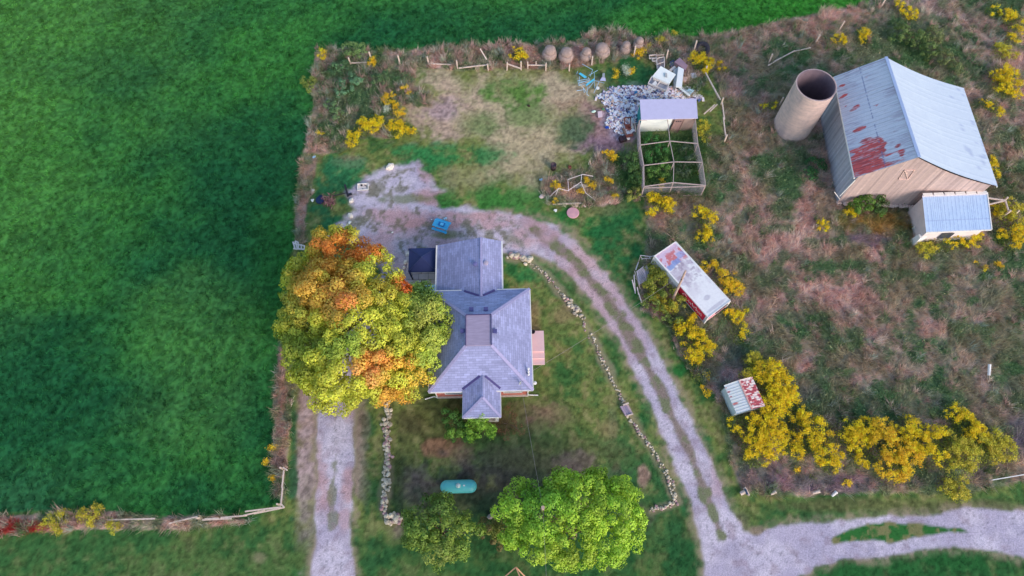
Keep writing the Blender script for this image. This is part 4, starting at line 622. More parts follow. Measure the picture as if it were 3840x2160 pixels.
for l_, bs, cl, px_ in (('grey green shrub in the upper left weeds, left of the white asters', [(1300, 320, .7, .8), (1330, 300, .8, .7), (1280, 345, .6, .6)], (86, 124, 96), (1300, 320)), ('dark green shrub in the upper left weeds, nearest the fence', [(1260, 260, .7, .7), (1290, 250, .7, .6)], (72, 104, 72), (1270, 258)), ('dull green shrub in the upper left weeds, above the small yellow flowers', [(1415, 300, .7, .7), (1440, 285, .7, .6)], (76, 104, 70), (1425, 295)), ('green shrub low on the upper left weedy slope, near the field edge', [(1240, 400, .6, .7), (1265, 425, .6, .6)], (92, 122, 84), (1250, 410)),
 ('arching green shrub against the left wall of the wire pen', [(2370, 600, .7, .8), (2375, 640, .8, .8), (2385, 680, .6, .7)], (84, 116, 62), (2375, 645)), ('yellow green shrub between the garden bed and the lower left pen corner', [(2385, 725, .5, .6), (2360, 735, .5, .5)], (128, 134, 66), (2375, 730)), ('green shrub inside the upper half of the wire pen', [(2440, 520, .8, .7), (2480, 560, .8, .7), (2440, 590, .7, .6)], (62, 112, 56), (2450, 560)), ('tall green weeds inside the lower left part of the wire pen', [(2450, 650, .8, .7), (2490, 640, .7, .6), (2480, 610, .7, .6)], (88, 124, 60), (2470, 640)), ('dark weeds inside the lower right part of the wire pen', [(2560, 640, .6, .7), (2590, 600, .6, .6), (2570, 560, .6, .6)], (72, 88, 68), (2570, 610)),
 ('green shrub behind the barn, above its ridge end', [(3380, 130, .8, 1.1), (3430, 150, .8, 1.1), (3480, 190, .8, 1.0)], (92, 114, 66), (3430, 160)), ('olive shrub above the right slope of the barn roof', [(3540, 220, .8, 1.0), (3500, 130, .7, 1.0), (3580, 260, .7, .8)], (104, 116, 76), (3540, 215)), ('green shrub filling the ground left of the barn wall', [(3060, 620, .5, .9), (3030, 660, .5, .8)], (52, 98, 56), (3050, 640)), ('feathery green shrub below the slatted panels, along the driveway', [(2440, 1130, .7, .7), (2480, 1180, .7, .7), (2530, 1200, .6, .6)], (104, 124, 58), (2480, 1170))):
    tree('bush', l_, 'bush', px_, bs, spots(cl, []), 50+int(px_[0]) % 37, 2.6, .24, 46, .055, .03, fill=.5)
def goldenrod(label, lobes, h=1.0, tone='y', dens=1., seed=[100]):
    seed[0] += 1; r = np.random.default_rng(seed[0]); cx, cy = np.mean([q[0] for q in lobes]), np.mean([q[1] for q in lobes]); b0 = P(cx, cy, 0); t = thing('goldenrod_bush', label, 'goldenrod', (b0[0], b0[1], 0), 'yellow goldenrod growing wild')
    HP = []; GP = []
    for a, b, rr in lobes:
        hh = h*min(1., .55+rr*.35); c = P(a, b, hh*.85); n = max(5, int(rr*rr*40*dens)); rad = rr*np.sqrt(r.random(n)); an = r.uniform(0, 6.283, n); x = c[0]+rad*np.cos(an); y = c[1]+rad*np.sin(an)
        keep = fbm(x, y, .7, 2, 44)+.12*(1-rad/rr) > .445; x, y, rad = x[keep], y[keep], rad[keep]; HP.append(np.stack([x, y, hh*(1-.3*(rad/rr)**2)*r.uniform(.8, 1.15, len(x))], 1))
        n2 = int(rr*rr*420); rad = rr*1.1*np.sqrt(r.random(n2)); an = r.uniform(0, 6.283, n2); GP.append(np.stack([c[0]+rad*np.cos(an), c[1]+rad*np.sin(an), hh*r.uniform(.12, .92, n2)*(1-.25*(rad/rr)**2)], 1))
    HP = np.concatenate(HP); GP = np.concatenate(GP); n = len(HP)
    if n == 0: HP = GP[:3].copy(); n = len(HP)
    k = 40; idx = np.repeat(np.arange(n), k); m_ = n*k; sz = r.uniform(.14, .28, n); p = HP[idx]+r.normal(size=(m_, 3))*np.array([.5, .5, .35])*sz[idx][:, None]
    bc = {'y': np.array([.88, .61, .012]), 'g': np.array([.60, .50, .04]), 'o': np.array([.90, .55, .02])}[tone]; hc = bc*np.array([1, 1, 1])*(1+(r.random((n, 1))-.5)*.4); hc[:, 1] *= 1+(r.random(n)-.5)*.2; c = hc[idx]*(1+(r.random((m_, 1))-.5)*.35)
    leafmesh('flower_heads', p, r.normal(size=(m_, 3))*.6+np.array([0, 0, 1.2]), r.uniform(.03, .065, m_), c, t, r)['kind'] = 'stuff'
    cg = C(*((104, 122, 52) if tone != 'g' else (140, 152, 60)))*(1+(r.random((len(GP), 1))-.5)*.7); leafmesh('foliage', GP, r.normal(size=(len(GP), 3))+np.array([0, 0, .6]), r.uniform(.05, .1, len(GP)), cg, t, r, .4)['kind'] = 'stuff'; return t
GR = [
 ('small yellow goldenrod at the upper left corner of the fence', [(1202, 198, .7)], 1, 'y'), ('goldenrod spilling around a pale post of the upper left fence', [(1385, 232, .6), (1410, 215, .5)], 1, 'o'),
 ('small goldenrod highest on the slope left of the dry yard', [(1519, 335, .6)], .9, 'o'), ('goldenrod just above the white aster flowers', [(1459, 367, .8)], .9, 'o'), ('bright orange yellow goldenrod right of the white aster flowers', [(1493, 410, .85), (1498, 430, .6)], 1, 'o'),
 ('large round goldenrod, left of the lower pair beside the dry yard', [(1385, 460, 1.2), (1350, 478, .8), (1405, 450, .9)], 1.1, 'y'), ('large goldenrod, right of the lower pair beside the dry yard', [(1495, 480, 1.1), (1535, 482, .7), (1475, 470, .8)], 1, 'y'),
 ('tiny goldenrod near the field edge in the upper left weeds', [(1202, 488, .5)], .8, 'y'), ('small goldenrod below the large left one, by the lawn edge', [(1322, 525, .7), (1315, 497, .4)], .9, 'y'),
 ('goldenrod left of the round hay bales behind the fence', [(1940, 195, .9), (1955, 215, .7)], 1, 'y'), ('goldenrod in front of the last round hay bale', [(2395, 200, .6), (2412, 192, .5)], 1, 'o'), ('sparse goldenrod flowers in front of the rubbish, with pale asters', [(2312, 268, .4), (2308, 290, .4), (2372, 262, .4), (2325, 250, .3), (2362, 270, .3)], .8, 'o'),
 ('faint scattered goldenrod behind the fence above the rubbish', [(2434, 172, .35), (2478, 148, .5), (2530, 122, .4)], .8, 'g'), ('goldenrod beside the big black tyre', [(2620, 218, 1.0), (2650, 232, .9), (2635, 250, .8)], 1.1, 'y'), ('small goldenrod right of the fence corner near the tyre', [(2700, 235, .3), (2712, 258, .5), (2730, 255, .3)], .8, 'o'), ('dull goldenrod against the right wall of the wire pen', [(2640, 465, .6), (2638, 500, .9)], .9, 'g'),
 ('goldenrod at the top edge of the photo, above the barn ridge', [(3385, 20, .9), (3415, 45, .9)], 1.1, 'y'), ('goldenrod near the leaning grey posts in the upper meadow', [(3148, 145, .85)], 1, 'y'), ('goldenrod between the leaning posts and the barn ridge', [(3240, 115, .6), (3255, 128, .5), (3236, 140, .5)], 1, 'y'), ('small goldenrod left of the silo', [(2875, 400, .6), (2898, 390, .5)], .8, 'y'),
 ('goldenrod patch in the upper right corner of the photo', [(3733, 36, .8), (3790, 55, 1.0), (3820, 70, 1.1), (3825, 110, 1.0), (3805, 140, .8)], 1.2, 'y'), ('dull goldenrod just above the largest one right of the barn', [(3760, 182, .9), (3790, 192, .9)], 1, 'g'), ('largest round goldenrod right of the barn roof', [(3765, 270, 1.3), (3800, 290, 1.3), (3770, 315, 1.2), (3812, 343, .7)], 1.3, 'y'), ('crescent shaped goldenrod near the right edge of the white barn roof', [(3705, 378, .7), (3730, 390, .8), (3745, 415, .6)], 1.1, 'y'),
 ('goldenrod above the bent white pipes, left of the wire pen', [(2280, 575, .6), (2302, 588, .5)], 1, 'o'), ('goldenrod tuft at the left end of the bent white pipes', [(2088, 697, .55), (2080, 745, .4)], .8, 'o'), ('goldenrod scattered inside the bent white pipes', [(2196, 676, .4), (2222, 692, .45), (2176, 718, .35)], .8, 'o'), ('goldenrod between the bent white pipes and the wire pen', [(2278, 680, .5), (2300, 723, .5)], .9, 'o'),
 ('goldenrod against the front mesh of the wire pen', [(2445, 735, .7), (2462, 760, .8), (2490, 750, .7), (2510, 770, .7), (2440, 790, .5)], 1.1, 'y'), ('tall goldenrod strip right below the wire pen', [(2624, 795, .8), (2662, 812, .85), (2640, 850, .8), (2645, 880, .9)], 1.1, 'y'), ('few goldenrod flowers inside the wire pen', [(2613, 640, .4), (2487, 682, .45), (2475, 700, .3)], .8, 'o'),
 ('arched goldenrod right of the blue spotted end of the trailer box', [(2640, 995, .55), (2670, 980, .6), (2690, 992, .5)], 1, 'o'), ('goldenrod behind the middle of the trailer box', [(2715, 1040, .9), (2750, 1050, .9), (2760, 1080, .8), (2722, 1070, .8)], 1.2, 'o'), ('goldenrod right of the red corner of the trailer box', [(2745, 1160, .8), (2765, 1190, .7), (2775, 1230, .8), (2790, 1170, .5), (2770, 1270, .5)], 1.1, 'y'),
 ('greenish goldenrod at the foot of the wooden utility pole', [(2495, 1143, .7), (2520, 1150, .7), (2450, 1110, .6)], 1, 'g'), ('wide goldenrod patch below the red side of the trailer box', [(2600, 1190, .5), (2560, 1225, .8), (2590, 1260, 1.1), (2635, 1275, 1.0), (2600, 1310, 1.0), (2670, 1305, .7)], 1.2, 'y'), ('trailing goldenrod tail below the trailer box patch', [(2610, 1350, .6), (2622, 1390, .7), (2615, 1415, .5)], 1, 'y'), ('tiny goldenrod tufts above the rusty hut', [(2640, 1441, .3), (2655, 1475, .3), (2650, 1412, .3)], .7, 'o'),
 ('goldenrod just above and behind the rusty hut', [(2800, 1400, .6), (2850, 1385, 1.0), (2830, 1350, .9)], 1.3, 'g'), ('dense goldenrod right of the rusty hut', [(2890, 1400, 1.5), (2930, 1450, 1.4), (2905, 1500, 1.5), (2950, 1500, 1.2)], 1.6, 'y'), ('dense goldenrod directly below the rusty hut', [(2760, 1590, .7), (2810, 1600, 1.0), (2860, 1590, 1.2), (2900, 1580, 1.2), (2830, 1640, 1.2)], 1.5, 'y'), ('goldenrod lobe at the lower left end of the long thicket', [(2850, 1690, 1.2), (2900, 1660, 1.3), (2830, 1720, .7)], 1.4, 'y'),
 ('goldenrod lobe left of the dark gap in the long thicket', [(2970, 1650, .9), (2990, 1690, .8)], 1.2, 'y'), ('goldenrod lobe right of the dark gap in the long thicket', [(3010, 1560, 1.0), (3040, 1600, 1.3), (3075, 1640, 1.4), (3110, 1690, 1.4), (3120, 1740, .8), (3085, 1590, .8)], 1.5, 'y'), ('goldenrod linking the middle of the long thicket', [(3190, 1610, 1.1), (3215, 1660, 1.2), (3240, 1610, 1.1), (3235, 1720, .8)], 1.4, 'y'), ('deepest goldenrod lobe at the middle bottom of the long thicket', [(3310, 1610, 1.2), (3330, 1670, 1.5), (3345, 1740, 1.4), (3400, 1700, 1.4), (3380, 1760, 1.0)], 1.6, 'o'),
 ('goldenrod lobe right of the deepest one in the thicket', [(3420, 1610, 1.3), (3460, 1650, 1.3), (3500, 1690, 1.3), (3520, 1630, 1.2)], 1.5, 'y'), ('goldenrod lobe reaching up from the right part of the thicket', [(3590, 1550, .9), (3630, 1580, 1.0), (3655, 1620, 1.2)], 1.4, 'y'), ('goldenrod at the lower right of the long thicket', [(3590, 1670, 1.3), (3640, 1700, 1.4), (3610, 1760, 1.1), (3690, 1660, 1.1)], 1.5, 'g'), ('goldenrod at the far right tip of the long thicket', [(3740, 1640, 1.0), (3775, 1680, 1.1), (3720, 1700, .9)], 1.3, 'g'), ('separate goldenrod below the long thicket, near the gravel', [(3560, 1825, .8), (3600, 1845, .8)], 1, 'g'),
 ('small goldenrod in front of the barn wall beside the green bush', [(3185, 785, .5), (3200, 800, .4)], .9, 'y'), ('lone small goldenrod below the barn corner', [(3089, 842, .6)], .9, 'y'), ('goldenrod row along the front wall of the blue roofed shed', [(3545, 905, .9), (3600, 900, .9), (3650, 895, .9), (3675, 888, .6)], 1.1, 'y'), ('green leafed goldenrod at the left end of the shed front wall', [(3470, 935, .8), (3500, 918, .8)], 1, 'g'), ('goldenrod hanging at the lower right edge of the barn roof', [(3722, 597, .5), (3735, 625, .8), (3740, 650, .5)], 1.1, 'y'), ('small goldenrod touching the right edge of the shed roof', [(3730, 775, .5), (3735, 800, .3)], .8, 'y'), ('goldenrod beside the pole gate at the right edge', [(3800, 770, 1.1), (3825, 800, 1.0), (3775, 805, .8)], 1.2, 'g'), ('dark hearted goldenrod below the pole gate at the right edge', [(3785, 855, .9), (3820, 870, 1.1), (3800, 905, .9), (3765, 890, .6)], 1.2, 'y'), ('two tiny goldenrod tufts far below the blue roofed shed', [(3745, 998, .5), (3668, 987, .35), (3690, 1005, .3)], .8, 'o'),
 ('yellow green weeds along the lower left field edge near the red soil', [(180, 1950, .6), (150, 1975, .5), (240, 1935, .6), (210, 1985, .5)], .8, 'g'), ('yellow green weeds right of the first ones on the lower left field edge', [(310, 1935, .6), (355, 1915, .6), (340, 1950, .5), (420, 1975, .5)], .8, 'g'), ('tiny yellow flowers on the field edge strip left of the gravel lane', [(1022, 1678, .25), (998, 1728, .15), (1022, 1790, .18)], .6, 'o'), ('tiny yellow flowers at the bottom of the meadow left part', [(2990, 1762, .25), (3052, 1790, .3), (3172, 1812, .4)], .7, 'o')]
for a in GR: goldenrod(*a)
r = np.random.default_rng(5)
for nm, lab, pts in (('aster', 'pale white aster flowers beside orange yellow goldenrod', [(1449, 408, .5)]), ('aster', 'pale white aster flowers in the middle of the sparse goldenrod by the rubbish', [(2345, 255, .5), (2352, 272, .4)])):
    c0 = P(pts[0][0], pts[0][1], .6); t = thing(nm, lab, 'flower', A3(c0, 0)); cc_ = []; 
    for a, b, rr in pts: c0 = P(a, b, .6); cc_.append(c0+r.normal(size=(420, 3))*np.array([rr*.45, rr*.45, .12]))
    cc_ = np.concatenate(cc_); leafmesh('flower_heads', cc_, r.normal(size=(len(cc_), 3))+np.array([0, 0, 1.5]), r.uniform(.02, .045, len(cc_)), np.tile(C(200, 212, 200), (len(cc_), 1)), t, r)
    gp_ = cc_-np.array([0, 0, .3]); leafmesh('foliage', gp_, r.normal(size=(len(gp_), 3)), r.uniform(.04, .08, len(gp_)), np.tile(C(90, 120, 84), (len(gp_), 1)), t, r, .4)
# ---------------- stone walls and loose stones ----------------
def px_line(pts, step):
    out = []
    for (a, b), (c, d_) in zip(pts[:-1], pts[1:]):
        n = max(1, int(math.hypot(c-a, d_-b)/step)); out += [(a+(c-a)*k/n, b+(d_-b)*k/n) for k in range(n)]
    return out
def stonewall(label, segs, seed):
    random.seed(seed); m = MB()
    for pts, step, jw, r0, r1, skip, zz_ in segs:
        for a, b in px_line(pts, step):
            if random.random() < skip: continue
            for _ in range(2): q = P(a+random.gauss(0, jw), b+random.gauss(0, jw*.6)); rr = random.uniform(r0, r1); g = random.uniform(.6, 1.15); m.rock((q[0], q[1], rr*.35+random.random()*zz_), rr, C(190, 182, 172, g) if random.random() < .8 else C(170, 140, 150, g))
    return tag(m.obj('stone_wall', STONE, usecol=True), label, 'stone wall')
stonewall('straight low wall of loose pale stones left of the lawn, beside the gravel lane', [([(1452, 1500), (1457, 1560), (1448, 1600)], 6, 7, .1, .22, .25, .1), ([(1448, 1600), (1452, 1700), (1454, 1780), (1446, 1850), (1440, 1890), (1446, 1930)], 4, 7, .09, .2, .08, .12), ([(1448, 1935), (1495, 1940), (1485, 1955), (1455, 1960)], 4, 7, .12, .24, .05, .15)], 1)
stonewall('long curving low wall of half buried pale stones along the driveway', [([(1915, 962), (1975, 972), (1990, 985)], 5, 9, .12, .3, .1, .05), ([(1990, 985), (2045, 1030), (2085, 1075), (2120, 1120)], 6, 5, .05, .11, .3, .0), ([(2120, 1120), (2165, 1172), (2185, 1190)], 5, 9, .1, .2, .15, .05), ([(2185, 1190), (2198, 1240), (2230, 1275), (2240, 1320), (2262, 1355), (2292, 1420)], 6, 5, .05, .11, .3, .0), ([(2292, 1420), (2310, 1455), (2345, 1520)], 6, 5, .05, .11, .3, .0), ([(2352, 1555), (2400, 1625), (2450, 1690), (2480, 1740), (2505, 1775)], 5, 5, .06, .13, .2, .0), ([(2505, 1780), (2520, 1830), (2536, 1885), (2500, 1900), (2440, 1915)], 5, 6, .07, .15, .15, .03)], 2)
random.seed(5)
def rock(px, py, r_, label, col=(222, 210, 208), sz=(1.2, .9, .6), cat='rock', name='rock'): 
    q = P(px, py); return tag(MB().rock((q[0], q[1], r_*.3), r_, C(*col), sz=sz).obj(name, STONE, smooth=False, usecol=True), label, cat)
rock(1463, 628, .42, 'big flat pale boulder on the lawn above the upper gravel patch'); rock(1318, 754, .28, 'squarish pale boulder just right of the fallen black pole'); rock(1314, 811, .3, 'squarish pale boulder on the left gravel edge, above the maple')
rock(1378, 698, .13, 'small round pale stone beside the white tray'); rock(1232, 886, .13, 'small white stone touching the orange top of the maple'); rock(1528, 954, .2, 'pale stone at the upper left corner of the gazebo'); rock(1521, 985, .22, 'pale angular stone left of the gazebo'); rock(1516, 1004, .17, 'small pale stone at the lower left of the gazebo')
rock(2032, 738, .28, 'pale lumpy stone at the left end of the bent white pipes', (205, 190, 195)); rock(1619, 824, .08, 'small white ball like stone above the blue picnic table', (235, 225, 235)); rock(1472, 872, .09, 'tiny white stone on the gravel left of the picnic table', (230, 225, 235)); rock(1840, 1936, .26, 'grey boulder left of the lime green tree', (150, 140, 145))
for a, b, l in ((1173, 717, 'small white block near the dark charcoal patch on the left lawn'), (1171, 753, 'tiny white scrap left of the dark charcoal patch'), (1669, 821, 'small white scrap lying above the blue picnic table'), (1178, 590, 'pale blue scrap beside the upper left field edge'), (2028, 676, 'small pale blue scrap left of the bent white pipes'), (2082, 791, 'small white scrap left of the round pink disc'), (1311, 836, 'small cream scrap below the lower squarish boulder'), (1293, 884, 'broken white scrap beside the orange maple top')):
    q = P(a, b); c_ = C(150, 190, 225) if 'blue' in l else C(232, 225, 232); m = MB(); m.box((q[0], q[1], .06), (.3, .18, .08), random.random()*3, col=c_); m.box((q[0]+.1, q[1]+.08, .07), (.16, .12, .09), random.random()*3, col=c_); tag(m.obj('scrap', STONE, usecol=True), l, 'scrap')
# ---------------- fences ----------------
def fence(label, posts, rails, hmat=RAIL, hgt=1.15, name='fence', pw=.13, post_h=None):
    q = P(*posts[0]); t = thing(name, label, 'fence', A3(q, 0))
    for i, p_ in enumerate(posts): b = P(*p_); h = hgt*random.uniform(.85, 1.15); MB().bar((b[0], b[1], -.1), (b[0]+random.uniform(-.06, .06), b[1]+random.uniform(-.06, .06), h), pw).obj('post', hmat, t)
    for a, b, z0, z1 in rails: MB().bar(P(a[0], a[1], z0), P(b[0], b[1], z1), .11, .09).obj('rail', hmat, t)
    return t
random.seed(9)
zz1 = lambda x, y: (960+x/2.683, y/2.683); zz2 = lambda x, y: (1920+x/2.683, y/2.683)
fence('broken timber fence of pale posts and rails, left part of the top yard edge', [zz1(955, 650), zz1(1165, 605), zz1(1450, 640), zz1(1740, 645), zz1(2028, 690), zz1(2337, 708)], [(zz1(955, 633), zz1(1112, 630), .4, .4), (zz1(1740, 640), zz1(1960, 650), .3, .3), (zz1(2040, 685), zz1(2325, 652), .5, .5), (zz1(2255, 490), zz1(2320, 600), 1.4, .8), (zz1(720, 640), zz1(875, 658), .2, .2)])
fence('broken timber fence of pale posts and rails in front of the hay bales', [zz1(2525, 704), zz2(92, 700), zz2(160, 690), zz2(340, 710), zz2(576, 712), zz2(803, 650)], [(zz1(2535, 645), zz2(90, 690), .6, .3), (zz2(160, 655), zz2(335, 657), .5, .5), (zz2(242, 620), zz2(242, 655), .9, .4)])
fence('tall leaning posts standing in the weeds behind the rubbish', [zz2(1225, 570), zz2(1550, 600), zz2(1828, 520)], [(zz2(1390, 560), zz2(1535, 550), .4, .5)], hgt=1.5)
zf = lambda x, y: (2640+x/3.7125, 150+y/3.7125)
fence('grey bent rail fence right of the rubbish and the wire pen', [zf(5, 470), zf(235, 900), zf(280, 1420)], [(zf(22, 455), zf(228, 830), .9, 1.0), (zf(30, 470), zf(200, 800), .7, .8), (zf(255, 870), zf(285, 1110), 1.0, .9), (zf(270, 1080), zf(302, 1345), .9, .9), (zf(150, 900), zf(0, 1030), .5, .3), (zf(185, 895), zf(80, 1000), .5, .3)], hgt=1.3)
z3 = lambda x, y: (2880+x/2.683, y/2.683)
fence('fallen grey rails and leaning posts in the meadow upper part, left of the silo', [z3(715, 300), z3(475, 435), z3(1135, 72), z3(5, 640), z3(115, 1060)], [(z3(0, 660), z3(150, 570), .3, .3), (z3(60, 620), z3(270, 510), .3, .35), (z3(250, 520), z3(430, 480), .3, .4)], hgt=1.3)
zl = lambda x, y: (x/2.683, 1620+y/2.683); zb = lambda x, y: (960+x/2.683, 1620+y/2.683)
fence('split rail fence turning the lower left corner of the crop field', [zl(2030, 870), zb(245, 735), zb(285, 375)], [(zl(2035, 885), zl(2330, 870), .5, .6), (zl(2060, 875), zl(2200, 868), .8, .8), (zl(2220, 862), zb(-90, 840), .6, .6), (zl(2450, 840), zb(90, 790), .7, .7), (zb(-110, 800), zb(250, 755), .9, .9), (zb(-20, 822), zb(280, 760), .5, .5), (zb(250, 740), zb(268, 560), .9, .9), (zb(262, 560), zb(280, 385), .9, .9), (zb(245, 715), zb(285, 760), .95, .95), (zb(270, 355), zb(315, 385), .95, .95), (zl(1700, 920), zl(1990, 850), .4, .5), (zl(1080, 885), zl(1560, 872), .3, .3)], hgt=1.0)
zm = lambda x, y: (2760+x/5.367, 1780+y/5.367)
for l, a, b, cl in (('grey concrete lump beside a dark blue pipe at the meadow lower left corner', (165, 260), (265, 420), 'n'), ('white topped stump post near the meadow bottom edge', (2020, 345), (1930, 430), 'w'), ('pale log on the bare strip below the meadow, left side', (800, 340), (700, 395), 'n'), ('mossy grey log half sunk in the bare strip below the meadow', (1680, 330), (1540, 375), 'n')):
    p, q = P(*zm(*a), .2), P(*zm(*b), .15); t = thing('log', l, 'log', A3(p, 0)); m = MB(); m.tube([p, (p+q)/2, q], .16, 9, r2=.1); m.obj('log_body', RAIL if cl == 'n' else WHITE, t)
    if cl == 'n' and a[0] < 400: MB().tube([P(*zm(90, 385), .15), P(*zm(180, 340), .25)], .16, 8).obj('lump', RAIL, t); MB().tube([P(*zm(185, 290), .35), P(*zm(230, 400), .35)], .09, 8).obj('pipe', mat('blue_pipe', C(46, 70, 100), .5), t)
q = P(3710, 1385, 0); t = MB().tube([P(3708, 1408, .2), P(3711, 1366, .5)], .13, 10); tag(t.obj('marker_post', WHITE), 'lone white tube lying in the meadow near the right edge', 'tube')
q0, q1 = P(3722, 1800, .7), P(3850, 1778, .7); t = thing('guard_rail', 'single white rail at the right edge beside the long yellow thicket', 'rail', A3(q0, 0)); MB().bar(q0, q1, .07, .1).obj('rail', WHITE, t)
for a in (q0, q1): MB().bar(A3(a, 0), A3(a, .7), .09).obj('post', RAIL, t)
# ---------------- hay bales, tyre ----------------
HAY = mat('weathered_hay', C(152, 134, 134), .95, .25, 4, .8, bscale=25)
def bale(px, py, r_, label):
    q = P(px, py); t = thing('hay_bale', label, 'hay bale', A3(q, 0), 'old round hay bales behind the fence'); a = random.uniform(-.5, .5)
    MB().lathe((q[0], q[1], 0), [(r_*.92, 0), (r_*1.04, .3), (r_*1.02, .6), (r_*.9, .75), (r_*.82, .8)], 26, jit=.025).obj('bale_body', HAY, t, smooth=True)
    MB().lathe((q[0]+a*.2, q[1]+.12, .72), [(r_*.80, 0), (r_*.82, .2), (r_*.74, .42), (r_*.5, .56), (r_*.2, .6)], 26, jit=.03).obj('sagging_top', HAY, t, smooth=True); return t
for a, b, r_, l in ((2060, 214, .78, 'round hay bale, leftmost of the row, next to goldenrod'), (2121, 222, .8, 'round hay bale, second from left, darker at its foot'), (2194, 220, .62, 'small greyish round hay bale in the middle of the row'), (2258, 205, .8, 'largest round hay bale, fourth from the left'), (2343, 195, .55, 'small round hay bale, fifth from left, sunk in grass'), (2391, 180, .55, 'round hay bale at the right end, behind goldenrod')): bale(a, b, r_, l)
q = P(2632, 185, .45); TYR = mat('tyre_rubber', C(52, 50, 62), .8, .2, 5, .4); t = thing('tractor_tyre', 'big black tractor tyre leaning in the weeds above the rubbish', 'tyre', A3(q, 0)); ax_ = Vector((-.35, -.35, .85)).normalized()
m = MB(); V = []; n1, n2 = 40, 10; Mx = Vector((0, 0, 1)).rotation_difference(ax_).to_matrix()
for i in range(n1):
    for j in range(n2): A_, B_ = 2*math.pi*i/n1, 2*math.pi*j/n2; rr = .62+.24*math.cos(B_)+(.03 if i % 2 and abs(B_) < 1 else 0); V.append(Vector(q)+Mx @ Vector((rr*math.cos(A_), rr*math.sin(A_), .22*math.sin(B_))))
m.add(V, [(i*n2+j, ((i+1) % n1)*n2+j, ((i+1) % n1)*n2+(j+1) % n2, i*n2+(j+1) % n2) for i in range(n1) for j in range(n2)]); m.obj('tread', TYR, t)
# ---------------- propane tank ----------------
a, b = P(1651, 1826, .62), P(1788, 1823, .62); dirv = Vector(b-a); Lt = dirv.length; dirv.normalize(); RT = .54; a2 = Vector(a)+dirv*RT; b2 = Vector(b)-dirv*RT; TANK = mat('turquoise_paint', C(84, 178, 192), .35, .06, 1.5, .03, spec=.5)
t = thing('propane_tank', 'turquoise propane tank lying on the lawn with a white dome', 'gas tank', ((a[0]+b[0])/2, (a[1]+b[1])/2, 0)); pr = []
for k in range(9): A_ = math.pi/2*k/8; pr.append((RT*math.sin(A_)+.001, -RT*math.cos(A_)))
L2 = (b2-a2).length; pr = pr+[(r_, L2-z) for r_, z in pr[::-1]]
MB().lathe(a2, pr, 36, axis=dirv).obj('tank_body', TANK, t, smooth=True); mc = (a2+b2)/2
MB().lathe((mc.x+.02, mc.y, mc.z+RT-.04), [(.2, 0), (.2, .12), (.17, .2), (.08, .25), (.01, .26)], 20).obj('dome', mat('dome_grey', C(176, 196, 208), .5), t, smooth=True)
MB().box((mc.x+.5, mc.y, mc.z+RT+.005), (.16, .11, .02)).obj('name_plate', WHITE, t); MB().box((mc.x+.05, mc.y-RT*.9, mc.z+.1), (.62, .03, .14)).obj('red_band', mat('red_label', C(200, 70, 90), .5), t)
for k in (.22, .78): c_ = a2.lerp(b2, k); MB().box((c_.x, c_.y, .1), (.14, .7, .22)).obj('foot', CONC, t)
# ---------------- picnic table ----------------
zt = lambda x, y, z: P(1600+x/16.1, 800+y/16.1, z); c_ = (zt(500, 390, .74)+zt(1400, 680, .74)+zt(1200, 960, .74)+zt(390, 640, .74))/4; u = (zt(1400, 680, .74)-zt(500, 390, .74))[:2]; LT = np.linalg.norm(u); an = math.atan2(u[1], u[0]); t = thing('picnic_table', 'sky blue wooden picnic table on the gravel behind the house', 'picnic table', (c_[0], c_[1], 0)); Rz = Matrix.Rotation(an, 3, 'Z')
def loc(x, y, z): v = Rz @ Vector((x, y, z)); return (c_[0]+v.x, c_[1]+v.y, z)
for k in range(4): MB().box(loc(0, -.3+k*.2, .74), (LT, .185, .04), an).obj('top_plank', BLUE, t)
for s_ in (-1, 1): MB().box(loc(0, s_*.54, .44), (LT, .22, .045), an).obj('seat', BLUE, t)
for x in (-LT*.33, LT*.33):
    MB().box(loc(x, 0, .40), (.05, 1.2, .09), an).obj('cross_beam', BLUE, t)
    for s_ in (-1, 1): MB().bar(loc(x+.03, s_*.5, 0), loc(x+.03, s_*.2, .72), .09, .04).obj('leg', BLUE, t)
m = MB(); z = .775; bl = mat('blue_box', C(96, 184, 236), .5, .05); t2 = thing('plastic_box', 'small sky blue lidded box standing on the picnic table', 'box', loc(.05, 0, .76)); MB().box(loc(.05, 0, .80), (.62, .42, .08), an).obj('tray', mat('deep_blue', C(40, 110, 180), .5), t2); MB().box(loc(.1, -.02, .86), (.3, .28, .08), an).obj('lid', bl, t2)
# ---------------- white tray, fallen black pole, charcoal and brush ----------------
zq = lambda x, y, z=0: P(1160+x/9.057, 680+y/9.057, z)
c_ = (zq(1645, 115)+zq(1995, 90)+zq(2005, 300)+zq(1660, 325))/4; t = thing('white_tray', 'white rimmed rectangular tray holding dark debris, on the gravel', 'tray', A3(c_, 0)); w_, h_ = 1.06, .72
MB().box((c_[0], c_[1], .06), (w_, h_, .06), .04).obj('base', OFFW, t)
m = MB(); 
for s_ in (-1, 1): m.box((c_[0]+s_*w_/2, c_[1]+s_*.02, .13), (.06, h_+.06, .12), .04); m.box((c_[0]-s_*.015, c_[1]+s_*h_/2, .13), (w_, .06, .12), .04)
m.obj('rim', WHITE, t); m = MB(); m.tube([A3(zq(1880, 150), .14), A3(zq(1980, 200), .16), A3(zq(1970, 260), .14)], .035, 6); m.rock((*zq(1790, 160)[:2], .14), .1); m.rock((*zq(1825, 285)[:2], .13), .07); m.obj('debris', BLACK, t)
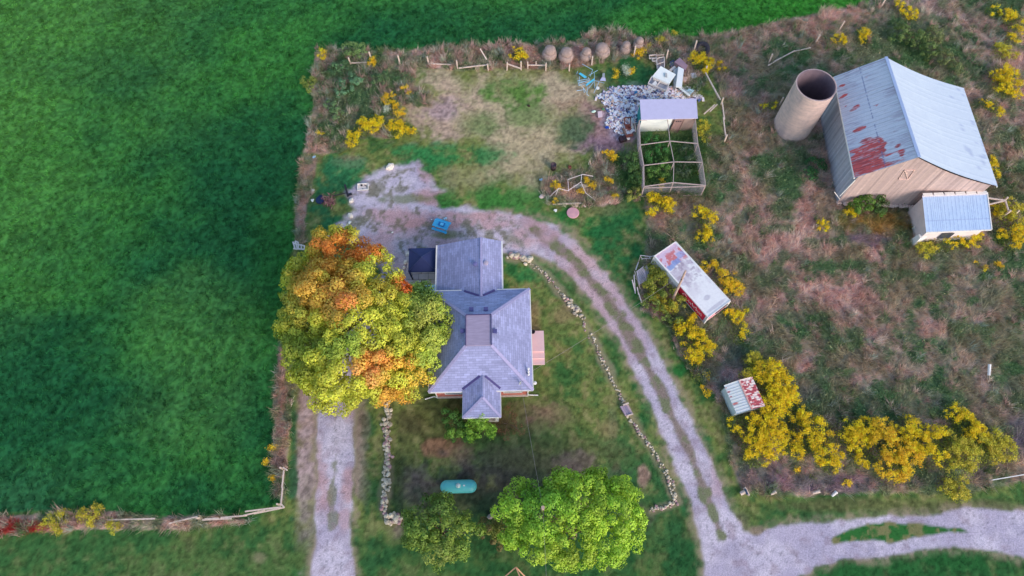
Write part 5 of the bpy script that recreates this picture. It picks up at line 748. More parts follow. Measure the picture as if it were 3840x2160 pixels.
t = thing('fallen_pole', 'black T shaped pole lying between the charcoal patch and the white tray', 'pole', A3(zq(1270, 400), 0)); MB().tube([A3(zq(780, 520), .1), A3(zq(1130, 450), .14), A3(zq(1260, 430), .2)], .045, 8).obj('shaft', BLACK, t); MB().bar(A3(zq(1230, 160), .3), A3(zq(1330, 550), .18), .2, .06).obj('crossbar', BLACK, t); MB().box((*zq(1390, 450)[:2], .06), (.35, .25, .06), .3).obj('bracket', BLACK, t)
m = MB(); c_ = zq(370, 630); V = [(c_[0]+math.cos(k*.449)*.42*random.uniform(.85, 1.1), c_[1]+math.sin(k*.449)*.5*random.uniform(.85, 1.1), .09) for k in range(14)]; m.hull(V, [(v[0], v[1], -.02) for v in V]); tag(m.obj('tarpaulin', mat('dark_blue_sheet', C(30, 50, 88), .8, .15, 3, .4)), 'small dark navy round sheet on grass left of the brush pile', 'sheet')
m = MB(); random.seed(3)
for k in range(170): q = zq(random.gauss(680, 100), random.gauss(680, 110)); a = random.random()*6.28; L_ = random.uniform(.15, .4); z = random.uniform(.03, .25); m.tube([(q[0], q[1], z), (q[0]+math.cos(a)*L_, q[1]+math.sin(a)*L_, z+random.uniform(-.05, .15))], .018, 4, col=C(*random.choice([(120, 70, 86), (165, 118, 124), (96, 60, 74), (185, 140, 140)])))
tag(m.obj('brush_pile', STONE, usecol=True), 'pile of reddish brown sticks beside the dark navy sheet', 'brush pile', kind='stuff')
# ---------------- pipes of a tent frame, disc, drums ----------------
zp = lambda x, y, z=0: P(2050+x/7.629, 640+y/7.629, z); PIPE = mat('white_pipe', C(222, 208, 222), .5, .05); t = thing('tent_frame', 'bent white pipes of a collapsed tent frame over the weedy garden bed', 'tent frame', A3(zp(620, 570), 0))
for pts in ([(0, 820, .1), (340, 505, .9), (630, 580, .6)], [(340, 505, .9), (240, 740, .1)], [(630, 580, .6), (605, 255, .8), (1030, 105, 1.0), (1330, 160, .6)], [(1000, 120, 1.0), (980, 325, .8), (620, 565, .6)], [(980, 325, .8), (1120, 640, .6), (1460, 900, .1)]): MB().tube([zp(*p) for p in pts], .028, 6).obj('pipe', PIPE, t)
c_ = zp(750, 1215); t = MB().lathe((c_[0], c_[1], 0), [(.6, 0), (.62, .08), (.58, .12), (.2, .13), (.01, .13)], 26, jit=.012); tag(t.obj('stone_disc', mat('pink_stone', C(206, 158, 170), .9, .12, 2, .3, col2=C(186, 140, 160))), 'flat round pink stone disc on the grass below the garden bed', 'disc')
c_ = P(2075, 632); t = thing('oil_drum', 'upright black and rust drum on the dry lawn', 'drum', A3(c_, 0)); MB().lathe((c_[0], c_[1], 0), [(.28, 0), (.28, .35), (.3, .36), (.28, .38), (.28, .7), (.3, .72), (.24, .72), (.22, .66)], 20).obj('drum_body', mat('drum_black', C(70, 56, 66), .6, .3, 4, .2), t, smooth=True); MB().lathe((c_[0], c_[1], .58), [(.22, 0), (.2, .06), (.01, .07)], 16).obj('drum_content', mat('blue_black', C(36, 52, 84), .5), t)
c_ = P(2136, 630); t = MB(); t.lathe((c_[0], c_[1], 0), [(.16, 0), (.18, .25), (.12, .3), (.1, .2)], 14); tag(t.obj('small_pot', RUSTM), 'small dark brown pot right of the upright drum', 'pot')
slab('garden_board', [(2150, 692), (2200, 690), (2208, 700), (2152, 705)], .15, .08, OFFW, 'pale lavender board lying inside the bent white pipes', 'board')
MB_ = MB().bar(P(2073, 765, .12), P(2180, 762, .12), .14, .1); MB_.bar(P(2180, 762, .12), P(2196, 776, .1), .12, .1); tag(MB_.obj('border_log', RAIL), 'long pale log edging the bottom of the garden bed', 'log')
tag(MB().rock((*P(1983, 398)[:2], .05), .16, C(60, 42, 40)).obj('dark_clod', STONE, usecol=True), 'dark brown clod alone in the dry tan yard', 'clod')
# ---------------- white gate piece by the maple ----------------
c_ = P(1120, 922); t = thing('wooden_gate', 'white weathered gate piece lying at the field edge above the maple', 'gate', A3(c_, 0)); zg = lambda x, y, z: P(1050+x/3.814, 820+y/3.814, z)
for a, b in (((185, 330), (215, 425)), ((185, 350), (350, 390)), ((240, 430), (350, 440)), ((215, 320), (270, 345)), ((262, 355), (262, 430)), ((305, 365), (305, 435)), ((350, 385), (350, 440)), ((190, 425), (250, 440)), ((215, 325), (250, 430))): MB().bar(zg(*a, .6), zg(*b, .5), .13, .06).obj('board', OFFW, t)
# ---------------- well cover ----------------
zw = lambda x, y, z=0: P(2280+x/9.057, 1480+y/9.057, z); t = thing('well_cover', 'grey plank well cover set in the curving stone wall', 'well cover', A3(zw(600, 520), 0)); A_, B_, C__, D_ = zw(410, 400, .35), zw(690, 330, .35), zw(850, 640, .35), zw(590, 700, .35)
for k in range(4):
    f0, f1 = k/4+.012, (k+1)/4-.012; top = [A_+(B_-A_)*f0, A_+(B_-A_)*f1, D_+(C__-D_)*f1, D_+(C__-D_)*f0][::-1]; MB().hull(top, [(p[0], p[1], 0) for p in top]).obj('plank', mat('plank_%d' % k, C(*[(170, 152, 176), (150, 138, 166), (140, 130, 160), (172, 152, 166)][k]), .85, .12, 4, .3), t)
MB().bar(zw(510, 350, .42), zw(700, 285, .42), .12, .08).obj('beam', RAIL, t); MB().bar(zw(660, 710, .4), zw(850, 650, .4), .1, .08).obj('beam', RAIL, t)
# ---------------- rusty hut ----------------
zh = lambda x, y, z: P(2680+x/7.245, 1390+y/7.245, z); HZ = 1.75; hA, hB, hC, hD = zh(250, 400, HZ), zh(1020, 165, HZ), zh(1375, 965, HZ), zh(600, 1180, HZ); hR0, hR1 = zh(655, 255, 2.1), zh(1010, 1055, 2.1)
t = thing('metal_hut', 'small white metal hut whose right roof half is red with rust', 'hut', A3((hA+hC)/2, 0))
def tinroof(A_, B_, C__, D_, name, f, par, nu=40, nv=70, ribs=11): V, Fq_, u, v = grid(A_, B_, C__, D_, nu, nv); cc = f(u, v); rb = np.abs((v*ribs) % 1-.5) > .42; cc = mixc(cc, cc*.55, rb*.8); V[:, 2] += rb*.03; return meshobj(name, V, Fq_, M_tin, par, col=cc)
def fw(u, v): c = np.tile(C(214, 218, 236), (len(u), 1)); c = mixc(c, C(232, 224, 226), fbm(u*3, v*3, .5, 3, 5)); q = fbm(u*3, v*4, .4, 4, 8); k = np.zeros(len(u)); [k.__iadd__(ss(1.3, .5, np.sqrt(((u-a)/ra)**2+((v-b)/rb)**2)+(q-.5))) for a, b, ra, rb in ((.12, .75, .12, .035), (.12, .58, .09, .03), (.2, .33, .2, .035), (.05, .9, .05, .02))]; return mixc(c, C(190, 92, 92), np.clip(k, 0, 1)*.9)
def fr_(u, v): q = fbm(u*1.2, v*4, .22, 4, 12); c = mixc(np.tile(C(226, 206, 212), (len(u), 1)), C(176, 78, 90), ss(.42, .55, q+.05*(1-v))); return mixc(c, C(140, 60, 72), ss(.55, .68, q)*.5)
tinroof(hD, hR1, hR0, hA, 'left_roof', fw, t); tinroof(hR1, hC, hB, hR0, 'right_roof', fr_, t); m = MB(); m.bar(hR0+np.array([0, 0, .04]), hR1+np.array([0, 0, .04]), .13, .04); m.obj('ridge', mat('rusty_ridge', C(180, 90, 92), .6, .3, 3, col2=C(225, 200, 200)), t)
cen = (hA+hB+hC+hD)/4; wl = [p+(cen-p)*.1 for p in (hD, hC, hB, hA)]; m = MB(); m.hull([A3(p, HZ-.02) for p in wl], [A3(p, 0) for p in wl]); m.obj('wall', mat('pale_hut_wall', C(190, 206, 220), .7, .12, 2, .1), t)
m = MB(); gA, gB = wl[0], wl[1]; m.add([A3(gA, HZ-.03), A3(gB, HZ-.03), A3((gA+gB)/2, 2.05)], [(0, 1, 2)]); m.obj('gable', WHITE, t)
# ---------------- trailer box ----------------
TZ = 1.9; bA, bB, bC, bD = P(2454, 961, TZ), P(2534, 907, TZ), P(2738, 1129, TZ), P(2656, 1190, TZ); t = thing('trailer_box', 'long white trailer body with a stained roof and red side panel', 'trailer', A3((bA+bC)/2, 0))
def froof(u, v): # u across from left side, v from top-left end
    q = fbm(u*2.5, v*7.4, .8, 5, 20); q2 = fbm(u*2.5, v*7.4, .3, 4, 21); c = mixc(np.tile(C(226, 220, 234), (len(u), 1)), C(176, 166, 190), ss(.42, .62, q)*ss(.95, .2, v)*.9); c = mixc(c, C(150, 136, 160), ss(.56, .68, q2)*ss(.8, .3, v)*.7)
    e = ss(.27, .2, v+(q-.5)*.06); c = mixc(c, C(196, 170, 206), e*.8); c = mixc(c, C(190, 106, 112), e*ss(.46, .56, q2)*ss(.02, .1, v)*.9)
    for a, b, ra, rb, s_ in ((.2, .235, .12, .032, 1), (.5, .215, .15, .036, 1), (.82, .17, .15, .04, .7)): k = ss(1.15, .85, np.maximum(abs((u-a)/ra), abs((v-b)/rb))+(q2-.5)*.5)*s_; c = mixc(c, C(112, 144, 206), k*.8)
    for a, b, ra, rb, s_ in ((.45, .80, .13, .03, .6), (.5, .945, .42, .022, .6)): k = ss(1.3, .7, np.sqrt(((u-a)/ra)**2+((v-b)/rb)**2)+(q-.5)*.6)*s_; c = mixc(c, C(168, 166, 190), k)
    return mixc(c, C(240, 238, 246), (np.minimum(u, 1-u) < .035)*1.)
V, Fq_, u, v = grid(bA, bB, bC, bD, 60, 160); meshobj('roof', V, Fq_, vmat('aluminium_roof', .5, 6, .08, .08), t, col=froof(u, v))
down = lambda p, z: np.array([p[0], p[1], z]); wcl = mat('trailer_side_white', C(212, 214, 232), .6, .1, 1.2, .05)
m = MB(); cen = (bA+bC)/2; wl = [p+(cen-p)*.004 for p in (bD, bC, bB, bA)]; m.hull([down(p, TZ-.02) for p in wl], [down(p, .35) for p in wl]); m.obj('body', wcl, t)
nS_ = np.array([(bD-bA)[1], -(bD-bA)[0], 0]); nS_ = nS_/np.linalg.norm(nS_); nS_ = nS_*(1 if np.dot(nS_[:2], (bA-bB)[:2]) > 0 else -1); ud = (bD-bA)/np.linalg.norm(bD-bA); Lx = np.linalg.norm(bD-bA)
def side(s_, z, off=.02): p = bA+ud*s_+nS_*off; return np.array([p[0], p[1], z])
RED = mat('faded_red_panel', C(200, 40, 72), .55, .08, 1, .05); m = MB(); m.hull([side(3.72, 1.7, .03), side(7.2, 1.7, .03), side(7.2, 1.7, 0), side(3.72, 1.7, 0)], [side(3.72, .6, .03), side(7.2, .6, .03), side(7.2, .6, 0), side(3.72, .6, 0)]); rp = m.obj('red_panel', RED, t)
m = MB(); SCR = mat('cream_script', C(236, 206, 214), .6); 
def stroke(pts): m.tube([side(s_, z, .045) for s_, z in pts], .024, 5)
s0 = 4.25; stroke([(s0+.5, 1.5), (s0+.2, 1.55), (s0, 1.3), (s0+.2, 1.0), (s0+.6, 1.05)]); s0 = 4.95
for k, (w_, h_) in enumerate(((.26, .5), (.22, .45), (.24, .8), (.22, .45), (.28, .95), (.22, .45), (.24, .5), (.22, .7))): stroke([(s0, 1.0), (s0+w_*.5, 1.0+h_*.6), (s0+w_*.75, .98+h_*.3), (s0+w_, 1.0)]); s0 += w_
m.obj('script_lettering', SCR, rp)
eD = (bC-bD)/np.linalg.norm(bC-bD); m = MB(); qa, qb = bD+eD*.2+ud*.03, bC-eD*.15+ud*.03; m.hull([down(qa, 1.7), down(qa+ud*-.03, 1.7), down(qb-ud*.03, 1.7), down(qb, 1.7)], [down(qa, .8), down(qa-ud*.03, .8), down(qb-ud*.03, .8), down(qb, .8)]); m.obj('end_panel', mat('pink_panel', C(222, 150, 170), .6, .12, 1), t)
m = MB(); qa, qb = bD+eD*.9+ud*.05, bC-eD*.3+ud*.05; m.bar(down(qa, 1.6), down(qb, 1.75), .12, .05); m.obj('torn_gap', BLACK, t)
m = MB()
for a, b in ((bA, bB), (bB, bC), (bC, bD), (bD, bA)): m.bar(down(a, TZ+.015), down(b, TZ+.015), .09, .07)
for p in (bA, bB, bC, bD): m.bar(down(p, .35), down(p, TZ), .1)
m.obj('edge_rail', WHITE, t)
for s_ in (1.2, 6.2):
    for p, q in ((bA, 1), (bB, -1)): c_ = p+ud*s_+(-nS_*.25 if q == 1 else nS_*.25); MB().lathe((c_[0], c_[1], .36), [(.2, -.12), (.36, -.1), (.36, .1), (.2, .12)], 20, axis=nS_).obj('wheel', TYR, t)
# ---------------- utility poles and wires ----------------
POLE = mat('pole_wood', C(176, 152, 148), .85, .15, 3, .4)
b0 = P(2521, 1126); tp = P(2571, 1016, 6.3); t = thing('utility_pole', 'slender wooden utility pole leaning over the trailer box', 'utility pole', A3(b0, 0)); MB().tube([b0, (b0+tp)/2, tp], .13, 10, r2=.09).obj('pole', POLE, t); MB().lathe((tp[0]-.15, tp[1]-.3, tp[2]-1.2), [(.02, 0), (.06, .03), (.05, .1), (.01, .12)], 8).obj('insulator', BLACK, t)
tpB = P(2036, 1903, 6.6); bB_ = P(2010, 1960); bB_ = np.array([tpB[0], tpB[1]-.1, 0]); t = thing('utility_pole', 'wooden utility pole sticking up through the lime green tree', 'utility pole', A3(bB_, 0)); MB().tube([bB_, tpB], .17, 10, r2=.14).obj('pole', POLE, t)
CAB = mat('cable', C(150, 140, 150), .6)
def wire(p, q, sag, label):
    p, q = np.array(p), np.array(q); pts = [p*(1-k/14)+q*k/14-np.array([0, 0, sag*4*(k/14)*(1-k/14)]) for k in range(15)]; tag(MB().tube(pts, .008, 4).obj('power_cable', CAB, smooth=False), label, 'cable')
wire(tp-np.array([0, 0, .3]), P(1990, 1395, 4.0), .6, 'thin cable crossing the driveway from the pole at the trailer to the house'); wire(tpB-np.array([0, 0, .2]), MAST, .5, 'thin cable from the house corner down to the pole in the lime green tree'); wire(tpB-np.array([0, 0, .2]), np.array([tpB[0]+.3, -14, 6.8]), .4, 'thin cable running off the bottom edge from the pole in the lime tree')
# ---------------- slatted panels, poles ----------------
zc = lambda x, y, z=0: P(2380+x/4.261, 880+y/4.261, z); SLAT = mat('lavender_slats', C(196, 186, 208), .7, .08, 3)
def slats(label, A_, B_, C__, D_, n):
    t = thing('slatted_panel', label, 'panel', A3((A_+C__)/2, 0))
    for k in range(n): f = (k+.5)/n; MB().bar(A_+(D_-A_)*f, B_+(C__-B_)*f, .07, .03).obj('slat', SLAT, t)
    for a, b in ((A_, D_), (B_, C__)): MB().bar(a, b, .08, .05).obj('stile', SLAT, t)
slats('large pale slatted panel leaning beside the trailer box', zc(35, 580, .7), zc(135, 505, .8), zc(190, 735, .5), zc(75, 800, .3), 11); slats('narrow pale slatted panel tucked behind the large slatted one', zc(150, 525, .7), zc(190, 492, .8), zc(240, 655, .5), zc(205, 712, .4), 9)
t = thing('pole_heap', 'few long pale poles lying left of the slatted panels', 'poles', A3(zc(20, 700), 0))
for a, b in (((0, 580), (88, 865)), ((-40, 720), (12, 930)), ((-10, 640), (10, 940)), ((18, 560), (60, 440)), ((62, 930), (115, 1090)), ((40, 840), (65, 960))): MB().tube([zc(*a, .5), zc(*b, .15)], .05, 6).obj('pole', PIPE if a[0] else RAIL, t)
t = thing('wire_chair', 'rusty white metal chair frame at the upper left end of the trailer', 'chair frame', A3(zc(170, 360), 0))
for pts in ([(90, 330, .7), (120, 400, .2)], [(90, 330, .7), (250, 350, .8), (320, 335, .7)], [(110, 385, .5), (260, 375, .5)], [(180, 380, .5), (195, 410, .1)], [(240, 360, .6), (255, 405, .1)], [(60, 440, .3), (95, 330, .7)]): MB().tube([zc(*p) for p in pts], .035, 6).obj('bar', PIPE if pts[0][0] != 60 else WOOD, t)
# ---------------- hen house and wire pen ----------------
zn = lambda x, y, z=0: P(2360+x/3.716, 350+y/3.716, z); rt = [zn(165, 365, 2.2), zn(955, 345, 2.2), zn(935, 72, 2.45), zn(145, 85, 2.45)]; t = thing('hen_house', 'small hen house with a flat lavender roof and white front', 'hen house', A3((rt[0]+rt[2])/2, 0))
MB().hull(rt, [p-np.array([0, 0, .09]) for p in rt]).obj('roof', mat('lavender_felt', C(178, 178, 218), .8, .05, 2.5, .15), t)
xa, xb, yf, yb = rt[0][0]+.1, rt[1][0]-.1, rt[0][1]+.12, rt[2][1]-.1; xm = xa+(xb-xa)*.5
m = MB(); m.box(((xa+xm)/2, yf+.04, 1.05), (xm-xa, .08, 2.1)); m.box((xm+.18, yf+.04, 1.05), (.36, .08, 2.1)); m.obj('front_wall', mat('white_front', C(232, 228, 234), .7, .04, 1.5), t)
m = MB(); m.box((xa+.04, (yf+yb)/2, 1.05), (.08, yb-yf-.1, 2.1)); m.obj('left_wall', TEAL, t); m = MB(); m.box((xb-.04, (yf+yb)/2, 1.05), (.08, yb-yf-.1, 2.1)); m.box(((xa+xb)/2, yb, 1.05), (xb-xa, .08, 2.1)); m.obj('rear_wall', WHITE, t)
m = MB(); m.box(((xm+.36+xb)/2, yf+.05, 1.05), (xb-xm-.36, .06, 2.1)); br_ = mat('brown_boards', C(140, 122, 124), .85, .12, 2, .2, col2=C(160, 138, 136)); m.obj('board_wall', br_, t)
dp = []; D0, D1 = (xm+.45, yf-.05, 2.0), (xm+1.35, yf-.05, 2.05); dr = MB().hull([(xm+.35, yf-.28, .1), (xm+1.25, yf-.28, .1), (xm+1.55, yf-.05, 2.0), (xm+.6, yf-.05, 2.0)], [(xm+.35, yf-.22, .1), (xm+1.25, yf-.22, .1), (xm+1.55, yf+.01, 2.0), (xm+.6, yf+.01, 2.0)]).obj('door', mat('mauve_door', C(140, 114, 116), .8, .1, 3, .2), t)
m = MB(); 
for a, b in (((xm+.35, yf-.3, .1), (xm+.6, yf-.07, 2.0)), ((xm+1.25, yf-.3, .1), (xm+1.55, yf-.07, 2.0)), ((xm+.35, yf-.3, .1), (xm+1.25, yf-.3, .1))): m.bar(a, b, .05)
m.obj('door_edge', DARKW, dr)
for k in range(3): MB().lathe((xm+.8+k*.22, yf-.115, 1.75), [(.07, 0), (.07, .02), (.01, .02)], 12, axis=(0, -1, .1)).obj('door_hole', BLACK, dr)
tp_ = thing('wire_pen', 'pale timber framed wire pen full of tall weeds below the hen house', 'pen', A3(zn(600, 900), 0)); FR = mat('frame_timber', C(172, 156, 160), .85, .12, 3, .3); PHt = 1.9
Wp = [(140, 375), (150, 720), (200, 1005), (205, 1300)]; Mp = [(532, 360), (565, 665), (622, 955), (612, 1242)]; Ep = [(918, 350), (955, 700), (1018, 960), (1062, 1282)]
for L_ in (Wp, Mp, Ep):
    for a, b in zip(L_[:-1], L_[1:]): MB().bar(zn(*a, PHt), zn(*b, PHt), .06 if L_ is not Wp else .09, .07).obj('top_rail', FR, tp_)
for a, b, c_ in zip(Wp, Mp, Ep):
    for p, q in ((a, b), (b, c_)): MB().bar(zn(*p, PHt), zn(*q, PHt), .07).obj('cross_rail', FR, tp_)
for L_ in (Wp, Ep, Mp):
    for p in L_[0 if L_ is not Mp else 1:]: q = zn(*p, PHt); MB().bar(A3(q, 0), A3(q, PHt), .08).obj('post', FR, tp_)
MB().bar(zn(200, 1318, 1.75), zn(1050, 1298, 1.75), .06).obj('front_rail', FR, tp_); MB().bar(zn(200, 1300, .1)*0+A3(zn(205, 1300, PHt), .08), A3(zn(1062, 1282, PHt), .08), .07).obj('front_rail', FR, tp_)
WIRE = mat('wire_mesh', C(140, 136, 152), .6, .05, metal=.0)
def netting(pts):
    m = MB(); pts = [np.array(p) for p in pts]
    for a, b in zip(pts[:-1], pts[1:]):
        L_ = np.linalg.norm((b-a)[:2]); n = int(L_/.075)
        for k in range(n): q = a+(b-a)*k/n; m.bar((q[0], q[1], .05), (q[0], q[1], PHt), .008)
        for k in range(24): z = .08+k*.078; m.bar((a[0], a[1], z), (b[0], b[1], z), .008)
    m.obj('netting', WIRE, tp_)
netting([zn(*p, PHt) for p in Wp]); netting([zn(*p, PHt) for p in Ep]); netting([zn(*Wp[-1], PHt), zn(*Mp[-1], PHt), zn(*Ep[-1], PHt)])
# ---------------- rubbish ----------------
zr = lambda x, y, z=0: P(2380+x/7.246, 180+y/7.246, z)
def plank(name, pts, zt, th, mt, par):
    top = [zr(a, b, z) for (a, b), z in zip(pts, zt)]
    if np.cross((top[1]-top[0])[:2], (top[2]-top[1])[:2]) < 0: top = top[::-1]
    return MB().hull(top, [p-np.array([0, 0, th]) for p in top]).obj(name, mt, par)
APP = mat('enamel_white', C(214, 224, 236), .4, .04, 2, .02)
t = thing('chest_freezer', 'big open white chest freezer tipped on top of the rubbish', 'freezer', A3(zr(740, 800), 0)); plank('lid', [(710, 490), (1115, 710), (940, 970), (480, 765)], [1.4, 1.3, .95, 1.0], .16, APP, t); plank('base', [(470, 770), (940, 970), (860, 1165), (365, 965)], [.55, .55, .4, .4], .35, mat('freezer_liner', C(150, 156, 180), .6, .1, 3), t)
m = MB()
for a, b in (((470, 770), (365, 965)), ((365, 965), (860, 1165)), ((860, 1165), (940, 970)), ((720, 875), (590, 1040)), ((500, 840), (900, 1005))): m.bar(zr(*a, .75), zr(*b, .7), .07, .2)
m.obj('rim', OFFW, t); plank('bag', [(570, 880), (610, 960), (560, 1030), (450, 990)], [.8]*4, .15, WHITE, t); plank('logo_plate', [(820, 690), (880, 680), (885, 795), (825, 790)], [1.34, 1.34, 1.22, 1.22], .04, STEEL, t)
t = thing('refrigerator', 'tall white refrigerator lying on its back right of the chest freezer', 'refrigerator', A3(zr(1220, 800), 0)); plank('door', [(1190, 500), (1340, 575), (1280, 1075), (1120, 1050)], [1.0, 1.0, .9, .9], .12, mat('cream_white', C(240, 236, 238), .5, .03), t); plank('cabinet', [(1050, 590), (1190, 510), (1120, 1050), (1070, 1030)], [.7, .85, .75, .6], .5, STEEL, t)
t = thing('brown_cabinet', 'mauve brown box cabinet at the top right of the rubbish', 'cabinet', A3(zr(1260, 430), 0)); plank('cabinet_body', [(1225, 255), (1440, 470), (1380, 600), (1080, 375)], [.8, .8, .6, .75], .55, mat('mauve_panel', C(140, 118, 140), .7, .08, 2), t)
t = thing('metal_crate', 'rounded grey metal crate frame above the chest freezer', 'crate', A3(zr(700, 420), 0)); plank('panel', [(600, 310), (790, 270), (800, 520), (610, 560)], [.3]*4, .2, mat('crate_grey', C(120, 124, 146), .7, .2, 4), t)
for a, b in (((600, 310), (640, 270)), ((640, 270), (800, 240)), ((800, 240), (810, 520)), ((600, 310), (610, 560)), ((620, 440), (800, 375))): MB().tube([zr(*a, .7), zr(*b, .7)], .04, 6).obj('bar', OFFW, t)
t = thing('white_basket', 'small white wire basket left of the metal crate', 'basket', A3(zr(490, 240), 0))
for a, b in (((395, 205), (580, 190)), ((580, 190), (585, 280)), ((395, 205), (400, 285)), ((400, 285), (585, 280)), ((470, 295), (590, 290)), ((470, 295), (480, 350)), ((480, 350), (580, 365)), ((585, 280), (585, 380))): MB().bar(zr(*a, .4), zr(*b, .4), .05, .2).obj('side', OFFW, t)
t = thing('loose_panel', 'pale blue folded sheet metal panel at the lower right of the rubbish', 'panel', A3(zr(1400, 1180), 0)); plank('strip', [(1200, 1085), (1240, 1060), (1520, 1275), (1470, 1300)], [.5]*4, .1, APP, t); plank('sheet', [(1370, 1170), (1490, 1100), (1620, 1150), (1520, 1260)], [.3, .4, .4, .4], .04, mat('ice_blue', C(170, 205, 226), .6), t)
plank_ = plank('mattress_strip', [(930, 600), (1080, 480), (1120, 520), (1010, 620)], [.6]*4, .25, OFFW, None); tag(plank_, 'white padded strip between the freezer and the refrigerator', 'mattress')
tag(plank('cardboard_box', [(1320, 780), (1430, 780), (1410, 900), (1310, 880)], [.35]*4, .3, mat('cardboard', C(190, 166, 166), .9), None), 'pinkish brown cardboard box right of the lying refrigerator', 'box')
tag(plank('white_sack', [(1520, 680), (1660, 670), (1700, 790), (1560, 820)], [.25]*4, .22, mat('pale_sack', C(200, 204, 226), .9, .1, 3, .8), None), 'crumpled pale sack in weeds at the right of the rubbish', 'sack')
tag(plank('blue_bag', [(960, 370), (1060, 320), (1110, 400), (1000, 520), (940, 470)], [.4]*5, .35, mat('slate_bag', C(76, 84, 120), .8, .2, 3, .8), None), 'dark slate blue bag behind the refrigerator', 'bag')
r = np.random.default_rng(77); pal = [(226, 220, 232), (226, 220, 232), (206, 200, 218), (190, 180, 205), (214, 208, 226), (150, 138, 165), (110, 98, 130), (58, 50, 88), (206, 200, 218), (236, 232, 240), (222, 190, 190), (90, 110, 160), (224, 180, 176), (214, 206, 222), (176, 150, 140)]
RUB = poly([(1500, 245), (1560, 212), (1640, 205), (1740, 225), (1765, 250), (1605, 250), (1603, 300), (1580, 345), (1560, 335), (1525, 310), (1535, 290), (1530, 265)])
m = MB(); n = 0
while n < 2600:
    x, y = r.uniform(1495, 1770)*K, r.uniform(218, 350)*K
    s_ = sdist(np.array([x]), np.array([y]), RUB)[0]
    if s_ < -14 or r.random() > ss(-14, 12, np.array([s_]))[0]: continue
    n += 1; q = P(x, y); c_ = pal[r.integers(len(pal))]; sz = r.uniform(.06, .26, 3)*np.array([1.2, 1, .3]); 
    if r.random() < .05: sz *= 1.8
    m.box((q[0], q[1], r.uniform(.02, .12)+max(0, s_)*.004), sz, R=Matrix.Rotation(r.uniform(0, 6.28), 3, 'Z') @ Matrix.Rotation(r.uniform(-.45, .45), 3, 'X'), col=C(*c_, r.uniform(.95, 1.45)))
tag(m.obj('rubbish_heap', vmat('rubbish', .7, 8, .15, .1), usecol=True), 'scattered heap of small white, grey and coloured litter around the hen house', 'rubbish', kind='stuff')
for a, b, cl, l in ((2275, 480, (30, 70, 170), 'bright blue rag at the lower edge of the litter'), (2319, 448, (40, 150, 215), 'cyan plastic piece above the blue rag'), (2378, 350, (40, 110, 165), 'deep blue plastic bundle in the middle of the litter'), (2318, 447, (210, 60, 60), '')):
    if l: q = P(a if a != 2275 else 2301, b if a != 2275 else 445, .2) if False else P(a, b); 
    if l: m = MB(); m.rock((q[0], q[1], .12), .2 if 'deep' not in l else .32, C(*cl), sz=(1.2, .9, .5)); tag(m.obj('plastic_piece', STONE, usecol=True), l, 'plastic')
for a, b, cl, rr, l in ((2319, 449, (214, 52, 60), .17, 'bright red cloth at the lower edge of the litter'), (2262, 412, (70, 150, 100), .12, 'small green bottle left of the litter'), (2226, 421, (190, 220, 214), .2, 'pale plastic bottle lying left of the litter on soil')): q = P(a, b); tag(MB().rock((q[0], q[1], .1), rr, C(*cl), sz=(1.4, .8, .5)).obj('litter_piece', STONE, usecol=True), l, 'litter')
zs_ = lambda x, y, z=0: P(2150+x/4.832, 240+y/4.832, z)
for l, pts, mt in (('square pink stained crate on the bare purple soil', [(440, 860), (520, 850), (530, 960), (450, 975)], CONC),): tag(MB().hull([zs_(*p, .25) for p in pts][::-1], [zs_(*p, 0) for p in pts][::-1]).obj('crate', mt), l, 'crate')
t = thing('cart', 'rusty old hand cart frame left of the hen house', 'cart', A3(zs_(960, 1170), 0))
for a, b in (((930, 970), (930, 1110)), ((930, 970), (1040, 970)), ((1040, 970), (1030, 1100)), ((930, 1100), (1030, 1100))): MB().bar(zs_(*a, .4), zs_(*b, .4), .09).obj('frame_bar', RUSTM, t)
c_ = zs_(985, 1180); MB().lathe((c_[0], c_[1], .25), [(.34, 0), (.38, .05), (.34, .1), (.2, .1), (.18, .02)], 20, axis=(.3, .2, 1)).obj('wheel', RUSTM, t); MB().bar(zs_(900, 1170, .3), zs_(960, 1300, .3), .2).obj('handle', DARKW, t); MB().bar(zs_(950, 1310, .3), zs_(1080, 1280, .3), .22).obj('axle', RUSTM, t)
c_ = zs_(890, 1380); tag(MB().box((c_[0], c_[1], .2), (.7, .6, .4), .3).box((c_[0]+.1, c_[1]+.1, .43), (.3, .2, .08), .8).obj('engine_block', mat('dark_iron', C(56, 40, 50), .6, .4, 8, .3)), 'dark greasy engine block at the foot of the rusty cart', 'engine'); c_ = zs_(985, 1365); tag(MB().lathe((c_[0], c_[1], .1), [(.12, -.2), (.14, 0), (.12, .2)], 12, axis=(1, .1, 0)).obj('canister', WHITE), 'white canister beside the dark engine block', 'canister')
MB().bar(zs_(1110, 980, .9), zs_(1125, 1230, .9), .07).obj('lean_pole', FR, t)
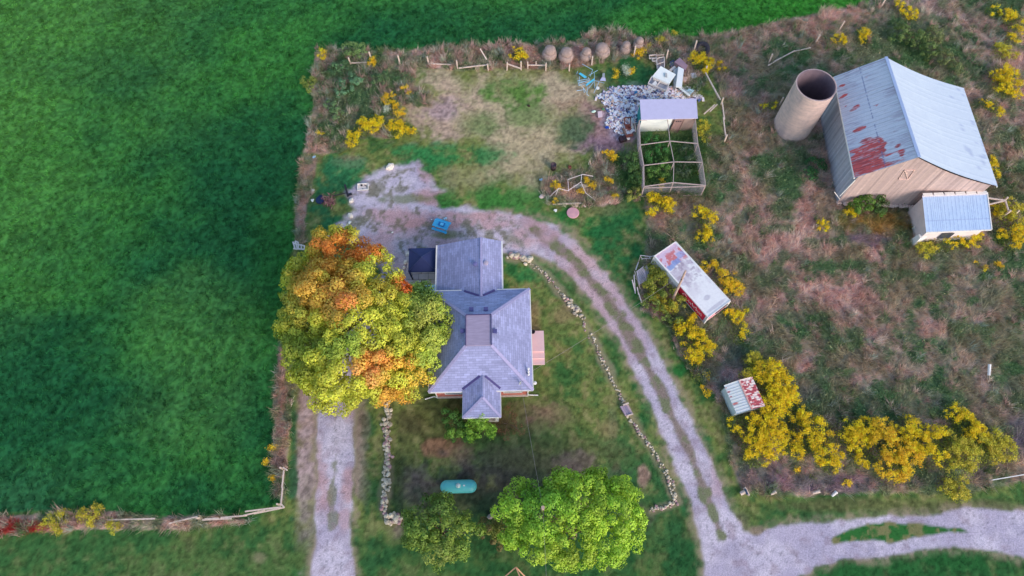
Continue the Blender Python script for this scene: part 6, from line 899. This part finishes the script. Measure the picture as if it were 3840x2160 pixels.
# broken blue chairs
for l, pts, z in (('bright blue seat board at the left of the broken frames', [(95, 175), (130, 155), (250, 235), (210, 262)], .5), ('bright blue seat board in the middle of the broken frames', [(225, 410), (235, 360), (375, 260), (388, 290)], .6)): tag(MB().hull([zs_(*p, z) for p in pts] if np.cross((zs_(*pts[1])-zs_(*pts[0]))[:2], (zs_(*pts[2])-zs_(*pts[1]))[:2]) > 0 else [zs_(*p, z) for p in pts][::-1], [zs_(*p, z-.07) for p in pts] if np.cross((zs_(*pts[1])-zs_(*pts[0]))[:2], (zs_(*pts[2])-zs_(*pts[1]))[:2]) > 0 else [zs_(*p, z-.07) for p in pts][::-1]).obj('seat_board', mat('cyan_'+l[17:20], C(84, 190, 230), .5)), l, 'board')
t = thing('chair_frames', 'tangle of pale blue metal chair frames near the blue boards', 'metal frames', A3(zs_(250, 350), 0)); PB = mat('pale_blue_tube', C(150, 190, 230), .5)
for a, b in (((80, 290), (100, 390)), ((100, 390), (230, 370)), ((100, 330), (290, 300)), ((90, 300), (280, 270)), ((110, 225), (110, 340)), ((100, 350), (300, 290)), ((110, 375), (290, 320)), ((160, 0), (350, 105)), ((350, 105), (305, 225)), ((440, 115), (280, 205)), ((380, 165), (385, 440)), ((60, 485), (180, 465)), ((180, 430), (200, 520)), ((190, 440), (240, 515)), ((265, 410), (245, 550)), ((245, 550), (280, 575)), ((390, 300), (560, 345)), ((370, 320), (280, 440)), ((430, 400), (370, 530)), ((465, 320), (430, 400)), ((60, 180), (80, 130)), ((150, 400), (215, 470)), ((270, 240), (300, 300))): MB().tube([zs_(*a, random.uniform(.3, .7)), zs_(*b, random.uniform(.1, .6))], .025, 5).obj('bar', PB if random.random() < .7 else PIPE, t)
tag(MB().lathe(tuple(zs_(440, 440, .3)), [(.2, 0), (.2, .06), (.01, .08)], 18).obj('round_plate', WHITE), 'round white plate below the broken blue frames', 'plate')
tag(MB().hull([zs_(*p, .4) for p in ((480, 300), (590, 310), (580, 250), (520, 235))], [zs_(*p, .0) for p in ((480, 300), (590, 310), (580, 250), (520, 235))]).obj('plastic_tub', mat('lilac_tub', C(186, 190, 232), .6)), 'pale lilac tub at the right of the broken blue frames', 'tub')
tag(MB().hull([zs_(*p, .6) for p in ((525, 240), (570, 245), (572, 165), (530, 165))], [zs_(*p, .2) for p in ((525, 240), (570, 245), (572, 165), (530, 165))]).obj('grey_board', STEEL), 'upright grey board behind the pale lilac tub', 'board')
# wooden swing frame at the bottom edge
ap = P(1935, 2127, 1.9); t = thing('swing_frame', 'brown timber swing frame whose peak shows at the bottom edge', 'swing frame', A3(ap, 0)); b2_ = ap+np.array([.9, -2.2, 0])
for p in (P(1850, 2200), P(1990, 2185), P(1950, 2300), P(2040, 2290)): MB().bar(p, ap if p[1] > -1.5 else b2_, .09).obj('leg', mat('tan_wood', C(176, 136, 116), .8, .1, 4) if 'tan_wood' not in bpy.data.materials else bpy.data.materials['tan_wood'], t)
MB().bar(ap, b2_, .1).obj('beam', bpy.data.materials['tan_wood'], t)
tag(MB().rock((*P(1930, 1905)[:2], .0), .05).obj('x', STONE), 'x', 'x') if False else None
